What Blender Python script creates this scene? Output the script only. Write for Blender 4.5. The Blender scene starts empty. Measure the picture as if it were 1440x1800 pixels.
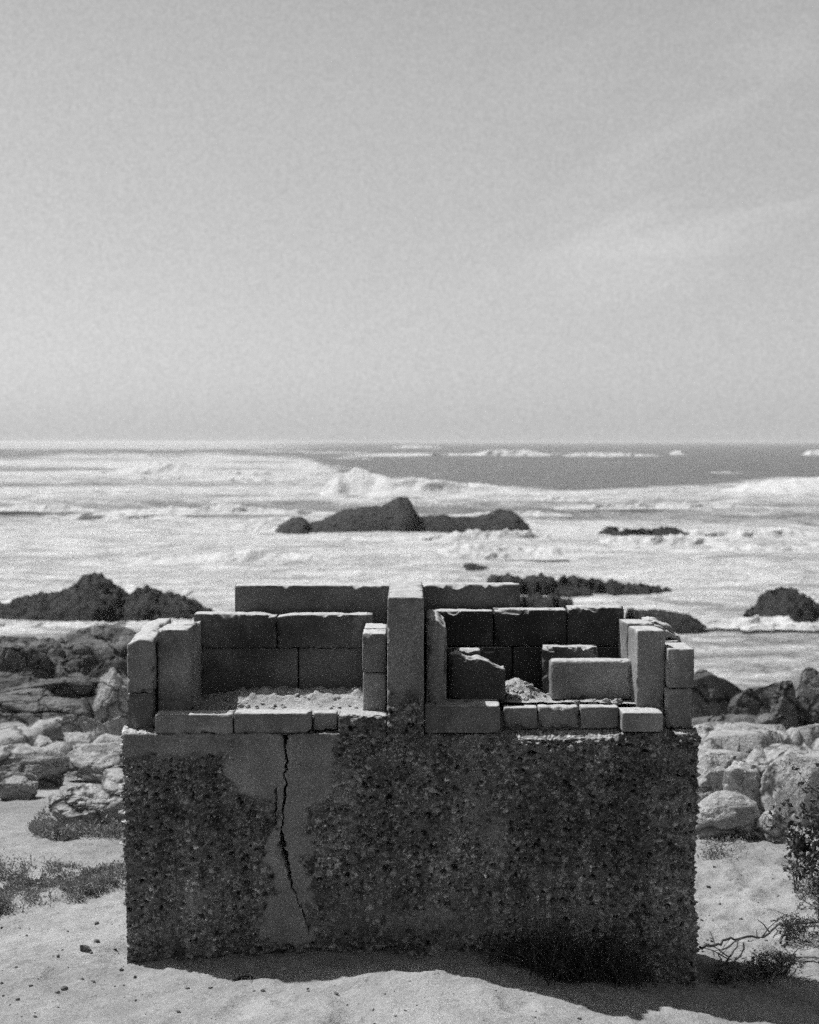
import bpy, bmesh, math, random
import numpy as np
from mathutils import Vector, Matrix

random.seed(7)
C = bpy.context.scene.collection
PI = math.pi

# ------------------------------------------------------------------ camera model
F, D, EYE = 2544.0, 5.3, 1.9           # focal length in photo pixels, distance to the front face, eye height
W, H = 1440.0, 1800.0
PITCH = math.atan(124.0 / F)
cp, sp = math.cos(PITCH), math.sin(PITCH)
SEA = -4.0

def ray(px, py):
    u, v = (px - W / 2) / F, (H / 2 - py) / F
    return u, cp + v * sp, v * cp - sp       # x, y(depth), z

def at(px, py, Y):
    """the point seen at a pixel, on the plane y = Y"""
    x, y, z = ray(px, py)
    k = (Y + D) / y
    return Vector((x * k, Y, EYE + z * k))

def at_z(px, py, Z):
    x, y, z = ray(px, py)
    k = (Z - EYE) / z
    return Vector((x * k, y * k - D, Z))

def project(X, Y, Z):
    d, zr = Y + D, Z - EYE
    depth = d * cp - zr * sp
    up = zr * cp + d * sp
    return W / 2 + F * X / depth, H / 2 - F * up / depth

# ------------------------------------------------------------------ numpy noise
def _h(ix, iy, iz, s):
    n = (ix.astype(np.int64) * 374761393 + iy.astype(np.int64) * 668265263 + iz.astype(np.int64) * 2147483647 + s * 974634777) & 0xFFFFFFFF
    n = ((n ^ (n >> 13)) * 1274126177) & 0xFFFFFFFF
    n = ((n ^ (n >> 16)) * 2246822519) & 0xFFFFFFFF
    n = n ^ (n >> 15)
    return n.astype(np.float64) / 4294967295.0

def vnoise(p, s=0):
    i = np.floor(p).astype(np.int64); f = p - i
    f = f * f * f * (f * (f * 6 - 15) + 10)
    r = 0
    for a in (0, 1):
        wx = f[:, 0] if a else 1 - f[:, 0]
        for b in (0, 1):
            wy = f[:, 1] if b else 1 - f[:, 1]
            for c in (0, 1):
                wz = f[:, 2] if c else 1 - f[:, 2]
                r = r + wx * wy * wz * _h(i[:, 0] + a, i[:, 1] + b, i[:, 2] + c, s)
    return r * 2 - 1

def fbm(p, o=4, s=0, g=0.5):
    a, t, r = 1.0, 0.0, 0
    for k in range(o):
        r = r + a * vnoise(p * (2.03 ** k) + 17.3 * k, s + k); t += a; a *= g
    return r / t

def worley(p, s=0):
    i = np.floor(p).astype(np.int64); f = p - i
    n = len(p)
    d1 = np.full(n, 9.0); d2 = np.full(n, 9.0); cid = np.zeros(n)
    for a in (-1, 0, 1):
        for b in (-1, 0, 1):
            for c in (-1, 0, 1):
                q = (i[:, 0] + a, i[:, 1] + b, i[:, 2] + c)
                d = np.sqrt((a + _h(*q, s + 1) - f[:, 0]) ** 2 + (b + _h(*q, s + 2) - f[:, 1]) ** 2 + (c + _h(*q, s + 3) - f[:, 2]) ** 2)
                m = d < d1
                d2 = np.where(m, d1, np.minimum(d2, d))
                cid = np.where(m, _h(*q, s + 4), cid)
                d1 = np.where(m, d, d1)
    return d1, d2, cid

def sstep(a, b, x):
    t = np.clip((x - a) / (b - a), 0, 1)
    return t * t * (3 - 2 * t)

# ------------------------------------------------------------------ objects
def link(name, verts, faces, mat=None, parent=None, smooth=True, attrs=None):
    me = bpy.data.meshes.new(name)
    verts = np.asarray(verts, dtype=np.float64)
    faces = np.asarray(faces)
    me.vertices.add(len(verts)); me.vertices.foreach_set('co', verts.ravel())
    k = faces.shape[1]
    me.loops.add(faces.size); me.loops.foreach_set('vertex_index', faces.ravel().astype(np.int32))
    me.polygons.add(len(faces))
    me.polygons.foreach_set('loop_start', np.arange(0, faces.size, k, dtype=np.int32))
    me.polygons.foreach_set('loop_total', np.full(len(faces), k, dtype=np.int32))
    me.update(calc_edges=True)
    me.polygons.foreach_set('use_smooth', np.full(len(faces), smooth))
    for an, av in (attrs or {}).items():
        me.attributes.new(an, 'FLOAT', 'POINT').data.foreach_set('value', np.asarray(av, dtype=np.float32))
    me.validate(); me.update()
    if mat: me.materials.append(mat)
    o = bpy.data.objects.new(name, me); C.objects.link(o)
    if parent: o.parent = parent
    return o

def tag(o, label=None, cat=None, group=None, kind=None):
    if label: o['label'] = label
    if cat: o['category'] = cat
    if group: o['group'] = group
    if kind: o['kind'] = kind
    return o

def empty(name, loc=(0, 0, 0)):
    o = bpy.data.objects.new(name, None); C.objects.link(o); o.location = loc
    o.empty_display_size = 0.1
    return o

class MB:
    """collects vertices and quads (a triangle is a quad with a repeated corner split off elsewhere)"""
    def __init__(s): s.v, s.f, s.n = [], [], 0
    def add(s, v, f):
        v = np.asarray(v); f = np.asarray(f)
        s.v.append(v); s.f.append(f + s.n); s.n += len(v)
    def build(s, name, mat, parent=None, smooth=True, attrs=None):
        return link(name, np.concatenate(s.v), np.concatenate(s.f), mat, parent, smooth, attrs)

def grid_faces(nx, ny, off=0):
    a = np.arange(nx - 1)[:, None] * ny + np.arange(ny - 1)[None, :] + off
    a = a.ravel()
    return np.stack([a, a + ny, a + ny + 1, a + 1], 1)

def box_grid(xs, ys, zs):
    """closed box surface on the given coordinate lists, shared vertices on the edges"""
    nx, ny, nz = len(xs), len(ys), len(zs)
    idx = {}
    ID = -np.ones((nx, ny, nz), dtype=np.int64)
    m = np.zeros((nx, ny, nz), bool)
    m[0] = m[-1] = True; m[:, 0] = m[:, -1] = True; m[:, :, 0] = m[:, :, -1] = True
    w = np.argwhere(m); ID[m] = np.arange(len(w))
    v = np.stack([np.asarray(xs)[w[:, 0]], np.asarray(ys)[w[:, 1]], np.asarray(zs)[w[:, 2]]], 1)
    fs = []
    def face(S, flip):
        a, b, c, d = S[:-1, :-1].ravel(), S[1:, :-1].ravel(), S[1:, 1:].ravel(), S[:-1, 1:].ravel()
        fs.append(np.stack([a, d, c, b] if flip else [a, b, c, d], 1))
    face(ID[0], True); face(ID[-1], False)
    face(ID[:, 0], False); face(ID[:, -1], True)
    face(ID[:, :, 0], True); face(ID[:, :, -1], False)
    return v, np.concatenate(fs)

def lin(a, b, step):
    n = max(2, int(math.ceil((b - a) / step)) + 1)
    return np.linspace(a, b, n)

def worn_block(x0, x1, y0, y1, z0, z1, seed=0, r=0.004, step=0.009, rough=0.0022, chip=0.013, top=None, chip_lo=0.14):
    """a brick: rounded edges, chipped arrises, sandy faces; top(x, y) lowers the upper face"""
    if y1 - y0 > 0.2: ys = np.concatenate([lin(y0, y0 + .08, step), lin(y0 + .08, y1, step * 2)[1:]])
    else: ys = lin(y0, y1, step)
    v, f = box_grid(lin(x0, x1, step), ys, lin(z0, z1, step))
    lo = np.array([x0, y0, z0]); hi = np.array([x1, y1, z1])
    off = np.array([seed * 3.7, seed * 1.3, seed * 2.1])
    e = np.minimum(v - lo, hi - v)                      # distance to each pair of faces
    es = np.sort(e, axis=1)[:, 1]                       # distance to the nearest edge
    inner = np.clip(v, lo + r, hi - r)
    dv = v - inner
    L = np.linalg.norm(dv, axis=1, keepdims=True); L[L == 0] = 1
    nrm = dv / L
    p = inner + nrm * r
    n1 = fbm(v * 14 + off, 3, seed); n2 = fbm(v * 45 + off, 3, seed + 9)
    c = np.clip((n2 * .6 + n1 * .7 - chip_lo) * 3, 0, 1) * np.clip(1 - es / 0.022, 0, 1)
    ctr = (lo + hi) / 2
    din = ctr - p; din /= np.linalg.norm(din, axis=1, keepdims=True) + 1e-9
    p = p + nrm * (rough * (n1 + .8 * n2))[:, None] + din * (chip * c * 1.6)[:, None]
    if top is not None:
        t = (v[:, 2] - z0) / (z1 - z0)
        p[:, 2] -= top(v[:, 0], v[:, 1]) * t
    return p, f

def pxblock(pl, pr, pt, pb, y0, y1, **kw):
    """a block whose front face (plane y0) fills the pixels pl..pr, pt..pb of the photograph"""
    a = at(pl, pt, y0); b = at(pr, pb, y0)
    return worn_block(a.x, b.x, y0, y1, b.z, a.z, **kw)

# ------------------------------------------------------------------ materials (a black and white photograph: greys only)
class NT:
    def __init__(s, nt): s.t = nt; s.t.nodes.clear()
    def n(s, typ, **kw):
        nd = s.t.nodes.new(typ)
        for k, v in kw.items():
            if k in ('op',): nd.operation = v
            elif hasattr(nd, k) and k not in nd.inputs: setattr(nd, k, v)
        return nd
    def put(s, sock, v):
        if isinstance(v, bpy.types.NodeSocket): s.t.links.new(v, sock)
        elif isinstance(v, (tuple, list)) or not hasattr(sock.default_value, '__len__'): sock.default_value = v
        else: sock.default_value = (v, v, v, 1) if len(sock.default_value) == 4 else (v, v, v)
    def math(s, op, a, b=0.0, c=None, clamp=False):
        nd = s.t.nodes.new('ShaderNodeMath'); nd.operation = op; nd.use_clamp = clamp
        s.put(nd.inputs[0], a); s.put(nd.inputs[1], b)
        if c is not None: s.put(nd.inputs[2], c)
        return nd.outputs[0]
    def map(s, v, a, b, lo=0.0, hi=1.0):
        nd = s.t.nodes.new('ShaderNodeMapRange'); nd.interpolation_type = 'SMOOTHSTEP'
        for i, x in enumerate((v, a, b, lo, hi)): s.put(nd.inputs[i], x)
        return nd.outputs[0]
    def noise(s, vec, scale, detail=4, rough=0.55, dist=0.0):
        nd = s.t.nodes.new('ShaderNodeTexNoise'); s.put(nd.inputs['Vector'], vec)
        s.put(nd.inputs['Scale'], scale); s.put(nd.inputs['Detail'], detail); s.put(nd.inputs['Roughness'], rough); s.put(nd.inputs['Distortion'], dist)
        return nd.outputs['Fac']
    def voro(s, vec, scale, feature='F1', out='Distance'):
        nd = s.t.nodes.new('ShaderNodeTexVoronoi'); nd.feature = feature
        s.put(nd.inputs['Vector'], vec); s.put(nd.inputs['Scale'], scale)
        return nd.outputs[out]
    def mixf(s, f, a, b):
        nd = s.t.nodes.new('ShaderNodeMix'); nd.data_type = 'FLOAT'
        s.put(nd.inputs[0], f); s.put(nd.inputs[2], a); s.put(nd.inputs[3], b)
        return nd.outputs[0]
    def grey(s, v):
        nd = s.t.nodes.new('ShaderNodeCombineColor')
        for i in range(3): s.put(nd.inputs[i], v)
        return nd.outputs[0]
    def scale_vec(s, vec, sc, rot=(0, 0, 0)):
        nd = s.t.nodes.new('ShaderNodeMapping'); s.put(nd.inputs['Vector'], vec)
        nd.inputs['Scale'].default_value = sc; nd.inputs['Rotation'].default_value = rot
        return nd.outputs[0]
    def bump(s, h, strength, dist, normal=None):
        nd = s.t.nodes.new('ShaderNodeBump'); s.put(nd.inputs['Height'], h)
        nd.inputs['Strength'].default_value = strength; nd.inputs['Distance'].default_value = dist
        if normal: s.put(nd.inputs['Normal'], normal)
        return nd.outputs[0]
    def attr(s, name):
        nd = s.t.nodes.new('ShaderNodeAttribute'); nd.attribute_name = name
        return nd.outputs['Fac']
    def bsdf(s, col, rough=0.9, normal=None, spec=0.2):
        nd = s.t.nodes.new('ShaderNodeBsdfPrincipled')
        s.put(nd.inputs['Base Color'], col); s.put(nd.inputs['Roughness'], rough)
        nd.inputs['Specular IOR Level'].default_value = spec
        if normal is not None: s.put(nd.inputs['Normal'], normal)
        return nd.outputs[0]
    def out(s, sh):
        o = s.t.nodes.new('ShaderNodeOutputMaterial'); s.t.links.new(sh, o.inputs['Surface'])

def new_mat(name):
    m = bpy.data.materials.new(name); m.use_nodes = True
    t = NT(m.node_tree)
    return m, t, t.n('ShaderNodeNewGeometry').outputs['Position']

def mat_masonry(name, lo, hi, stain=0.5, bump=0.8):
    m, t, P = new_mat(name)
    a = t.noise(P, 6, 5, .6); b = t.noise(P, 60, 4, .6); c = t.noise(P, 260, 3, .7)
    v = t.mixf(t.map(t.math('ADD', t.math('MULTIPLY', a, .6), t.math('MULTIPLY', b, .4)), .32, .68), lo, hi)
    v = t.math('MULTIPLY', v, t.map(t.noise(P, 2.3, 5, .65), .35, .6, 1 - stain, 1))
    v = t.math('MULTIPLY', v, t.map(c, .3, .7, .7, 1.25))
    isl = t.n('ShaderNodeNewGeometry').outputs['Random Per Island']
    v = t.math('MULTIPLY', v, t.map(isl, 0, 1, .78, 1.18))
    salt = t.math('MULTIPLY', t.map(t.noise(t.scale_vec(P, (1, 1, .45)), 7, 6, .7), .56, .70), t.map(t.noise(P, 45, 3, .7), .35, .6, .3, 1))
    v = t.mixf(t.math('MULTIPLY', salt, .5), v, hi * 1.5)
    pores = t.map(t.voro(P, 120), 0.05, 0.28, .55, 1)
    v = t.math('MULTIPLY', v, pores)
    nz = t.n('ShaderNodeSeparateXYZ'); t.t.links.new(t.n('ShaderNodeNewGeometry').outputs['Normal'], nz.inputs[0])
    sunlit_top = t.math('MULTIPLY', t.map(nz.outputs[2], .62, .86), t.map(t.noise(P, 22, 4, .6), .30, .42))      # up-facing faces coloured pale, for the sun on the tops
    v = t.mixf(sunlit_top, v, t.math('MULTIPLY', t.map(b, .3, .7, .42, .56), t.map(c, .3, .7, .85, 1.12)))
    h = t.math('ADD', t.math('MULTIPLY', b, .5), t.math('MULTIPLY', c, .35))
    t.out(t.bsdf(t.grey(v), .92, t.bump(h, bump, .006)))
    return m

def mat_aggregate(name):
    m, t, P = new_mat(name)
    sm = t.attr('smooth'); st = t.attr('stone'); hgt = t.attr('high')
    fine = t.noise(P, 140, 4, .65); mid = t.noise(P, 18, 5, .6); big = t.noise(P, 3.2, 4, .6)
    stone = t.math('ADD', t.map(st, 0.0, 0.9, .06, .50), t.map(st, .94, .98, 0, .45))
    matrix = t.map(mid, .3, .7, .11, .26)
    smear = t.map(t.noise(P, 11, 6, .7), .50, .64)      # mortar smeared over the stones
    rough = t.mixf(t.math('MULTIPLY', t.map(hgt, .15, .7), t.math('SUBTRACT', 1, t.math('MULTIPLY', smear, .5))), matrix, stone)
    rough = t.math('MULTIPLY', rough, t.map(hgt, -.9, 0, .35, 1))  # pits darkened in the colour, standing in for their shade
    rough = t.math('MULTIPLY', rough, t.map(big, .32, .68, .62, 1.3))
    drip = t.noise(t.scale_vec(P, (1, 1, .12)), 9, 5, .65)      # rain stains running down
    rough = t.math('MULTIPLY', rough, t.map(drip, .38, .55, .72, 1.08))
    v = t.mixf(sm, rough, t.map(t.noise(P, 7, 6, .65), .3, .7, .21, .34))
    v = t.math('MULTIPLY', v, t.map(fine, .25, .75, .6, 1.4))
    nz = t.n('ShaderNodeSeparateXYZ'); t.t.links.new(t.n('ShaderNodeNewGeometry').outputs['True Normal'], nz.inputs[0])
    v = t.mixf(t.map(nz.outputs[2], .86, .96), v, t.map(mid, .3, .7, .36, .5))      # sunlight painted into the colour of level tops
    hh = t.math('ADD', t.math('MULTIPLY', fine, .5), t.math('MULTIPLY', t.voro(P, 90), t.mixf(sm, .9, .1)))
    t.out(t.bsdf(t.grey(v), .9, t.bump(hh, .8, .008)))
    return m

def mat_sand(name, lo=.34, hi=.47):
    m, t, P = new_mat(name)
    big = t.noise(P, .7, 5, .6); mid = t.noise(P, 5, 5, .65); fine = t.noise(P, 70, 4, .7); grain = t.noise(P, 420, 2, .6)
    v = t.mixf(t.map(t.math('ADD', t.math('MULTIPLY', big, .5), t.math('MULTIPLY', mid, .5)), .33, .66), lo, hi)
    v = t.math('MULTIPLY', v, t.map(grain, .25, .75, .75, 1.22))
    speck = t.math('MULTIPLY', t.map(t.voro(P, 26), .10, .16, .45, 1), 1)
    sel = t.map(t.noise(P, 9, 3, .6), .55, .62)
    v = t.math('MULTIPLY', v, t.mixf(sel, 1, speck))
    lit = t.math('MULTIPLY', t.map(t.noise(P, 24, 5, .75), .56, .70, 1, .6), t.map(t.noise(P, 75, 3, .7), .32, .6, .84, 1.08))      # scattered dark litter
    v = t.math('MULTIPLY', v, lit)
    far = t.attr('soil_and_fill_cut')
    v = t.math('MULTIPLY', v, t.mixf(far, 1, .2))
    h = t.math('ADD', t.math('MULTIPLY', mid, .7), t.math('ADD', t.math('MULTIPLY', fine, .22), t.math('MULTIPLY', grain, .10)))
    t.out(t.bsdf(t.grey(v), .95, t.bump(h, .9, .035), .1))
    return m

def mat_rock(name, lo, hi, rough=.85, sc=1.0, spec=.2, bump=.9):
    m, t, P = new_mat(name)
    a = t.noise(P, .9 * sc, 6, .62); b = t.noise(P, 6 * sc, 6, .65); c = t.noise(P, 40 * sc, 4, .7)
    strat = t.noise(t.scale_vec(P, (.6, .8, 5), (.35, .2, 0)), 1.2 * sc, 6, .6)
    v = t.mixf(t.map(t.math('ADD', t.math('MULTIPLY', a, .5), t.math('MULTIPLY', b, .5)), .33, .67), lo, hi)
    v = t.math('MULTIPLY', v, t.map(c, .3, .7, .72, 1.25))
    v = t.math('MULTIPLY', v, t.map(strat, .36, .44, .62, 1))
    wp = t.n('ShaderNodeVectorMath'); wp.operation = 'MULTIPLY_ADD'; nc = t.n('ShaderNodeTexNoise'); t.put(nc.inputs['Vector'], P); nc.inputs['Scale'].default_value = 2.2; nc.inputs['Detail'].default_value = 5
    t.t.links.new(nc.outputs['Color'], wp.inputs[0]); wp.inputs[1].default_value = (.5, .5, .5); t.put(wp.inputs[2], P)
    crack = t.voro(t.scale_vec(wp.outputs[0], (1, 1, 1.6)), 1.5 * sc, 'DISTANCE_TO_EDGE')
    v = t.math('MULTIPLY', v, t.map(crack, .0, .035, .3, 1))
    h = t.math('ADD', t.math('MULTIPLY', b, 1.0), t.math('ADD', t.math('MULTIPLY', c, .2), t.math('ADD', t.math('MULTIPLY', strat, .6), t.map(crack, 0, .06, 0, .8))))
    t.out(t.bsdf(t.grey(v), rough, t.bump(h, bump, .12 / sc), spec))
    return m

def mat_plain(name, lo, hi, sc=20, rough=.8, spec=.2):
    m, t, P = new_mat(name)
    v = t.map(t.noise(P, sc, 4, .6), .3, .7, lo, hi)
    t.out(t.bsdf(t.grey(v), rough, t.bump(t.noise(P, sc * 5, 3), .4, .004), spec))
    return m

def mat_leaf(name, lo, hi):
    m, t, P = new_mat(name)
    v = t.map(t.noise(P, 35, 3, .6), .3, .7, lo, hi)
    d = t.bsdf(t.grey(v), .5, None, .35)
    tr = t.n('ShaderNodeBsdfTranslucent'); t.put(tr.inputs['Color'], t.grey(t.math('MULTIPLY', v, .8)))
    mx = t.n('ShaderNodeMixShader'); mx.inputs[0].default_value = .25
    t.t.links.new(d, mx.inputs[1]); t.t.links.new(tr.outputs[0], mx.inputs[2])
    t.out(mx.outputs[0])
    return m

def mat_sea(name):
    m, t, P = new_mat(name)
    f0 = t.attr('foam')
    q = t.scale_vec(P, (.55, 1, 1), (0, 0, .12))
    n1 = t.noise(q, .09, 6, .62, 1.2); n2 = t.noise(q, .42, 7, .68, 1.6); n3 = t.noise(P, 2.4, 6, .72, .8)
    s = t.math('ADD', t.math('MULTIPLY', n1, .45), t.math('ADD', t.math('MULTIPLY', n2, .45), t.math('MULTIPLY', n3, .20)))
    s = t.math('ADD', s, t.math('SUBTRACT', f0, .55))
    foam = t.map(s, .36, .70)
    relief = t.math('ADD', n2, t.math('MULTIPLY', n3, .35))
    water = t.bsdf(t.grey(t.map(n2, .3, .7, .09, .15)), .38, t.bump(relief, .8, .8), .35)
    thick = t.math('ADD', t.math('MULTIPLY', n2, .6), t.math('MULTIPLY', n3, .4))
    fm = t.bsdf(t.grey(t.map(thick, .34, .62, .30, .74)), .9, t.bump(relief, .9, .7), .1)
    mx = t.n('ShaderNodeMixShader'); t.t.links.new(foam, mx.inputs[0])
    t.t.links.new(water, mx.inputs[1]); t.t.links.new(fm, mx.inputs[2])
    t.out(mx.outputs[0])
    return m

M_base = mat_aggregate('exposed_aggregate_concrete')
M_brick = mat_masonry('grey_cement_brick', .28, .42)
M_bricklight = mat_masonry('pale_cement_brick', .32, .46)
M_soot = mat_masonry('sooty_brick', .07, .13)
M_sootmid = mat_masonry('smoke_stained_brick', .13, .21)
M_sand = mat_sand('beach_sand', .26, .42)
M_hearth = mat_sand('hearth_sand', .40, .52)
M_rubble = mat_rock('crumbled_mortar', .36, .52, .9, 12)
M_granite = mat_rock('pale_granite', .29, .43, .85, 1.0, bump=.6)
M_granite_mid = mat_rock('weathered_granite', .09, .24, .85, 1.2)
M_dark = mat_rock('wet_black_rock', .008, .045, .7, 1.6, .25, 1.0)
M_stone = mat_rock('small_stone', .10, .2, .9, 14)
M_leaf = mat_leaf('dark_leaf', .04, .10)
M_leafpale = mat_leaf('dusty_leaf', .16, .32)
M_twig = mat_plain('dark_twig', .05, .12)
M_drywood = mat_plain('dry_wood', .16, .30)
M_blade = mat_plain('withered_grass', .03, .12)
M_sea = mat_sea('sea_water')
M_foam, t, P = new_mat('sea_foam')
fv = t.map(t.noise(P, .9, 6, .65), .3, .7, .62, .84)
fd = t.bsdf(t.grey(fv), .95, t.bump(t.noise(P, 2.5, 5, .7), .6, .4), .05)
ft = t.n('ShaderNodeBsdfTranslucent'); t.put(ft.inputs['Color'], t.grey(fv))
fx = t.n('ShaderNodeMixShader'); fx.inputs[0].default_value = .22
t.t.links.new(fd, fx.inputs[1]); t.t.links.new(ft.outputs[0], fx.inputs[2]); t.out(fx.outputs[0])

# ------------------------------------------------------------------ ground
KD = np.array([0, 3.5, 4.6, 5.3, 6.2, 7, 8, 9.5, 12.5, 17, 24, 35, 45, 60, 130, 400])
KZ = np.array([.14, .06, .03, .01, -.06, -.14, -.27, -.48, -.85, -1.3, -2.0, -3.1, -4.1, -5.2, -7, -9])
FK = [(100, 1692), (228, 1699), (330, 1686), (500, 1677), (700, 1668), (860, 1676), (960, 1696), (1080, 1716), (1210, 1737), (1330, 1748), (1440, 1752)]
FKX = np.array([at(a, b, 0).x for a, b in FK]); FKZ = np.array([at(a, b, 0).z for a, b in FK])
def foot_z(X): return (np.interp(X - .06, FKX, FKZ) + np.interp(X, FKX, FKZ) + np.interp(X + .06, FKX, FKZ)) / 3
def ground_z(X, Y, fine=True):
    X = np.atleast_1d(np.asarray(X, float)); Y = np.atleast_1d(np.asarray(Y, float))
    d = Y + D
    # smooth the knots a little
    z = (np.interp(d - .3, KD, KZ) + np.interp(d, KD, KZ) + np.interp(d + .3, KD, KZ)) / 3
    near = 1 - sstep(6.2, 9, d)
    z = z + (foot_z(X) - .0) * near * np.exp(-(np.maximum(np.abs(Y) - .25, 0) / 1.1) ** 2)
    z = z - (.9 * sstep(19, 26, d) + .9 * sstep(24, 34, d)) * sstep(1.0, 5.0, X)         # the water comes closer on the right
    z = z + 9 * sstep(-9, -42, Y) + .8 * sstep(-4, -10, Y)                              # unseen rise added behind the camera to block sky light
    p = np.stack([X, Y, np.zeros_like(X)], 1)
    far = sstep(8, 30, d)
    z = z + fbm(p * .45, 3, 3) * (.05 + .25 * far) * sstep(5.6, 7.5, d + .6 * np.abs(X) - .6)
    z = z + fbm(p * 2.2, 4, 5) * (.016 + .056 * far)
    if fine:
        z = z + fbm(p * 12, 3, 8) * (.008 + .012 * sstep(1.06, 1.4, X) * (1 - sstep(8, 10, d)))
        z = z - np.clip(fbm(p * 5.5, 2, 14) - .18, 0, 1) * .05 * (1 - sstep(7, 9, d))      # trodden hollows
        z = z + np.clip(fbm(p * 34, 3, 12) - .12, 0, 1) * .012 * (1 - sstep(7, 9, d))     # clods and trodden sand
        rid = 1 - np.abs(fbm(p * np.array([3.0, 7.0, 1]), 3, 21))
        z = z + (rid - .8) * .010 * sstep(5.8, 6.6, d)
    return z

def gz(x, y): return float(ground_z(x, y)[0])

def on_ground(px, py):
    """where the ray through a pixel meets the ground"""
    x, y, z = ray(px, py)
    k = np.linspace(3, 120, 6000)
    zz = ground_z(x * k, y * k - D, False)
    hit = np.argmax(EYE + z * k < zz)
    k = k[hit]
    return Vector((x * k, y * k - D, float(zz[hit])))

def graded(a, b, fine0, fine1, step, grow):
    pts = list(np.arange(fine0, fine1 + 1e-6, step))
    s, x = step, pts[-1]
    while x < b: s *= grow; x += s; pts.append(x)
    s, x = step, pts[0]; lo = []
    while x > a: s *= grow; x -= s; lo.append(x)
    return np.array(lo[::-1] + pts)

gx = graded(-260, 260, -2.3, 2.3, .014, 1.035)
gy = graded(-60, 300, -1.1, 2.2, .014, 1.02)
GX, GY = np.meshgrid(gx, gy, indexing='ij')
GZ = ground_z(GX.ravel(), GY.ravel())
soil_and_fill_cut = sstep(.1, .4, fbm(np.stack([GX.ravel() * .5, GY.ravel() * .5, GX.ravel() * 0], 1), 4, 31)) * sstep(6.5, 9, GY.ravel() + D) * .35
soil_and_fill_cut = np.maximum(soil_and_fill_cut, sstep(-.9, -1.6, GY.ravel() + .3 * fbm(np.stack([GX.ravel(), GY.ravel(), GX.ravel() * 0], 1), 3, 33)))   # unseen ground behind the camera, darkened to cut bounce light
go = link('ground', np.stack([GX.ravel(), GY.ravel(), GZ], 1), grid_faces(len(gx), len(gy)), M_sand, attrs={'soil_and_fill_cut': soil_and_fill_cut})
tag(go, kind='structure')

# ------------------------------------------------------------------ the barbecue
bbq = empty('brick_barbecue', (0, 0, 0))
tag(bbq, 'ruined double barbecue of grey bricks on a pebbly concrete base with a cracked front', 'barbecue')

def smooth_mask(X, Z):
    px, py = project(X, np.zeros_like(X), Z)
    p = np.stack([px / 60, py / 60, px * 0], 1)
    nx = fbm(p, 5, 41, .6) * 46; nz = fbm(p + 31, 5, 45, .6) * 30
    qx, qy = px + nx, py + nz
    ky = [1280, 1350, 1390, 1420, 1500, 1560, 1600, 1640, 1665]
    lo = np.interp(qy, ky, [405, 398, 435, 468, 478, 482, 472, 468, 490])
    hi = np.interp(qy, ky, [606, 606, 580, 548, 542, 522, 536, 548, 520])
    fr = fbm(p * 6, 3, 47) * 16
    m = sstep(-6, 6, qx + fr - lo) * sstep(-6, 6, hi - qx + fr) * sstep(-6, 6, 1662 - qy + fr)
    m2 = sstep(-6, 8, 1330 + nz * .6 - py) * sstep(-8, 8, 405 - qx)
    m3 = .55 * np.exp(-((qx - 720) / 190) ** 2 - ((qy - 1618) / 26) ** 2)
    m4 = .5 * np.exp(-((qx - 850 + (qy - 1430) * -.35) / 22) ** 2 - ((qy - 1450) / 60) ** 2)
    m5 = .45 * np.exp(-((qx - 345) / 30) ** 2 - ((qy - 1585) / 25) ** 2)
    return np.clip(np.maximum.reduce([m, m2, m3, m4, m5]), 0, 1)

CRX = [1292, 1330, 1370, 1400, 1440, 1460, 1480, 1500, 1530, 1560, 1590, 1625, 1640]
CRP = [502, 505, 501, 502, 496, 494, 498, 501, 508, 514, 528, 540, 543]
CRW = [3.0, 1.7, 1.2, 1.3, 1.0, 1.6, 3.8, 4.8, 2.6, 1.0, .8, .7, .4]

def aggregate(v, nrm_axis_front, seed=0):
    """displacement, stone shade and stone height of the pebbly concrete: broken stones of many sizes in a crumbling matrix"""
    off = seed * 5.1
    wv = np.stack([fbm(v * 38 + k * 9.1 + off, 2, 91 + k) for k in range(3)], 1)
    d1, d2, c1 = worley((v + wv * .007) / np.array([.027, .027, .023]) + off, 51 + seed)
    e1, e2, c2 = worley((v + wv * .004) / np.array([.0135, .0135, .012]) + off, 71 + seed)
    g1, g2, c3 = worley((v + wv * .003) / .0085 + off, 131 + seed)
    big = fbm(v * 4 + off, 4, 81 + seed)
    on = c1 > .38 - .5 * big
    b1 = sstep(.02, .30, d2 - d1) * sstep(.68, .30, d1) * on
    b2 = sstep(.02, .30, e2 - e1) * sstep(.70, .25, e1) * (c2 > .35)
    b3 = sstep(.05, .3, g2 - g1) * (c3 > .4)
    pit = sstep(.55, .25, d1) * (c1 < .12) + .7 * sstep(.55, .3, e1) * (c2 < .14)
    fine = fbm(v * 75, 3, 85 + seed)
    h = b1 * (.004 + .014 * (c1 * 7 % 1)) + b2 * (.003 + .009 * (c2 * 7 % 1)) + .005 * b3 - .022 * pit + .012 * big + .004 * fine
    stone = np.where(b1 > .35, c1 * 13 % 1, np.where(b2 > .35, c2 * 13 % 1, np.where(b3 > .4, c3 * .8, .2)))
    stone = np.where((stone > .93) & (b1 > .35) & (c1 * 29 % 1 < .8), .5, stone)
    high = np.clip(np.maximum(np.maximum(b1, b2 * .95), b3 * .55), 0, 1) - .9 * pit
    return h, stone, high

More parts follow.
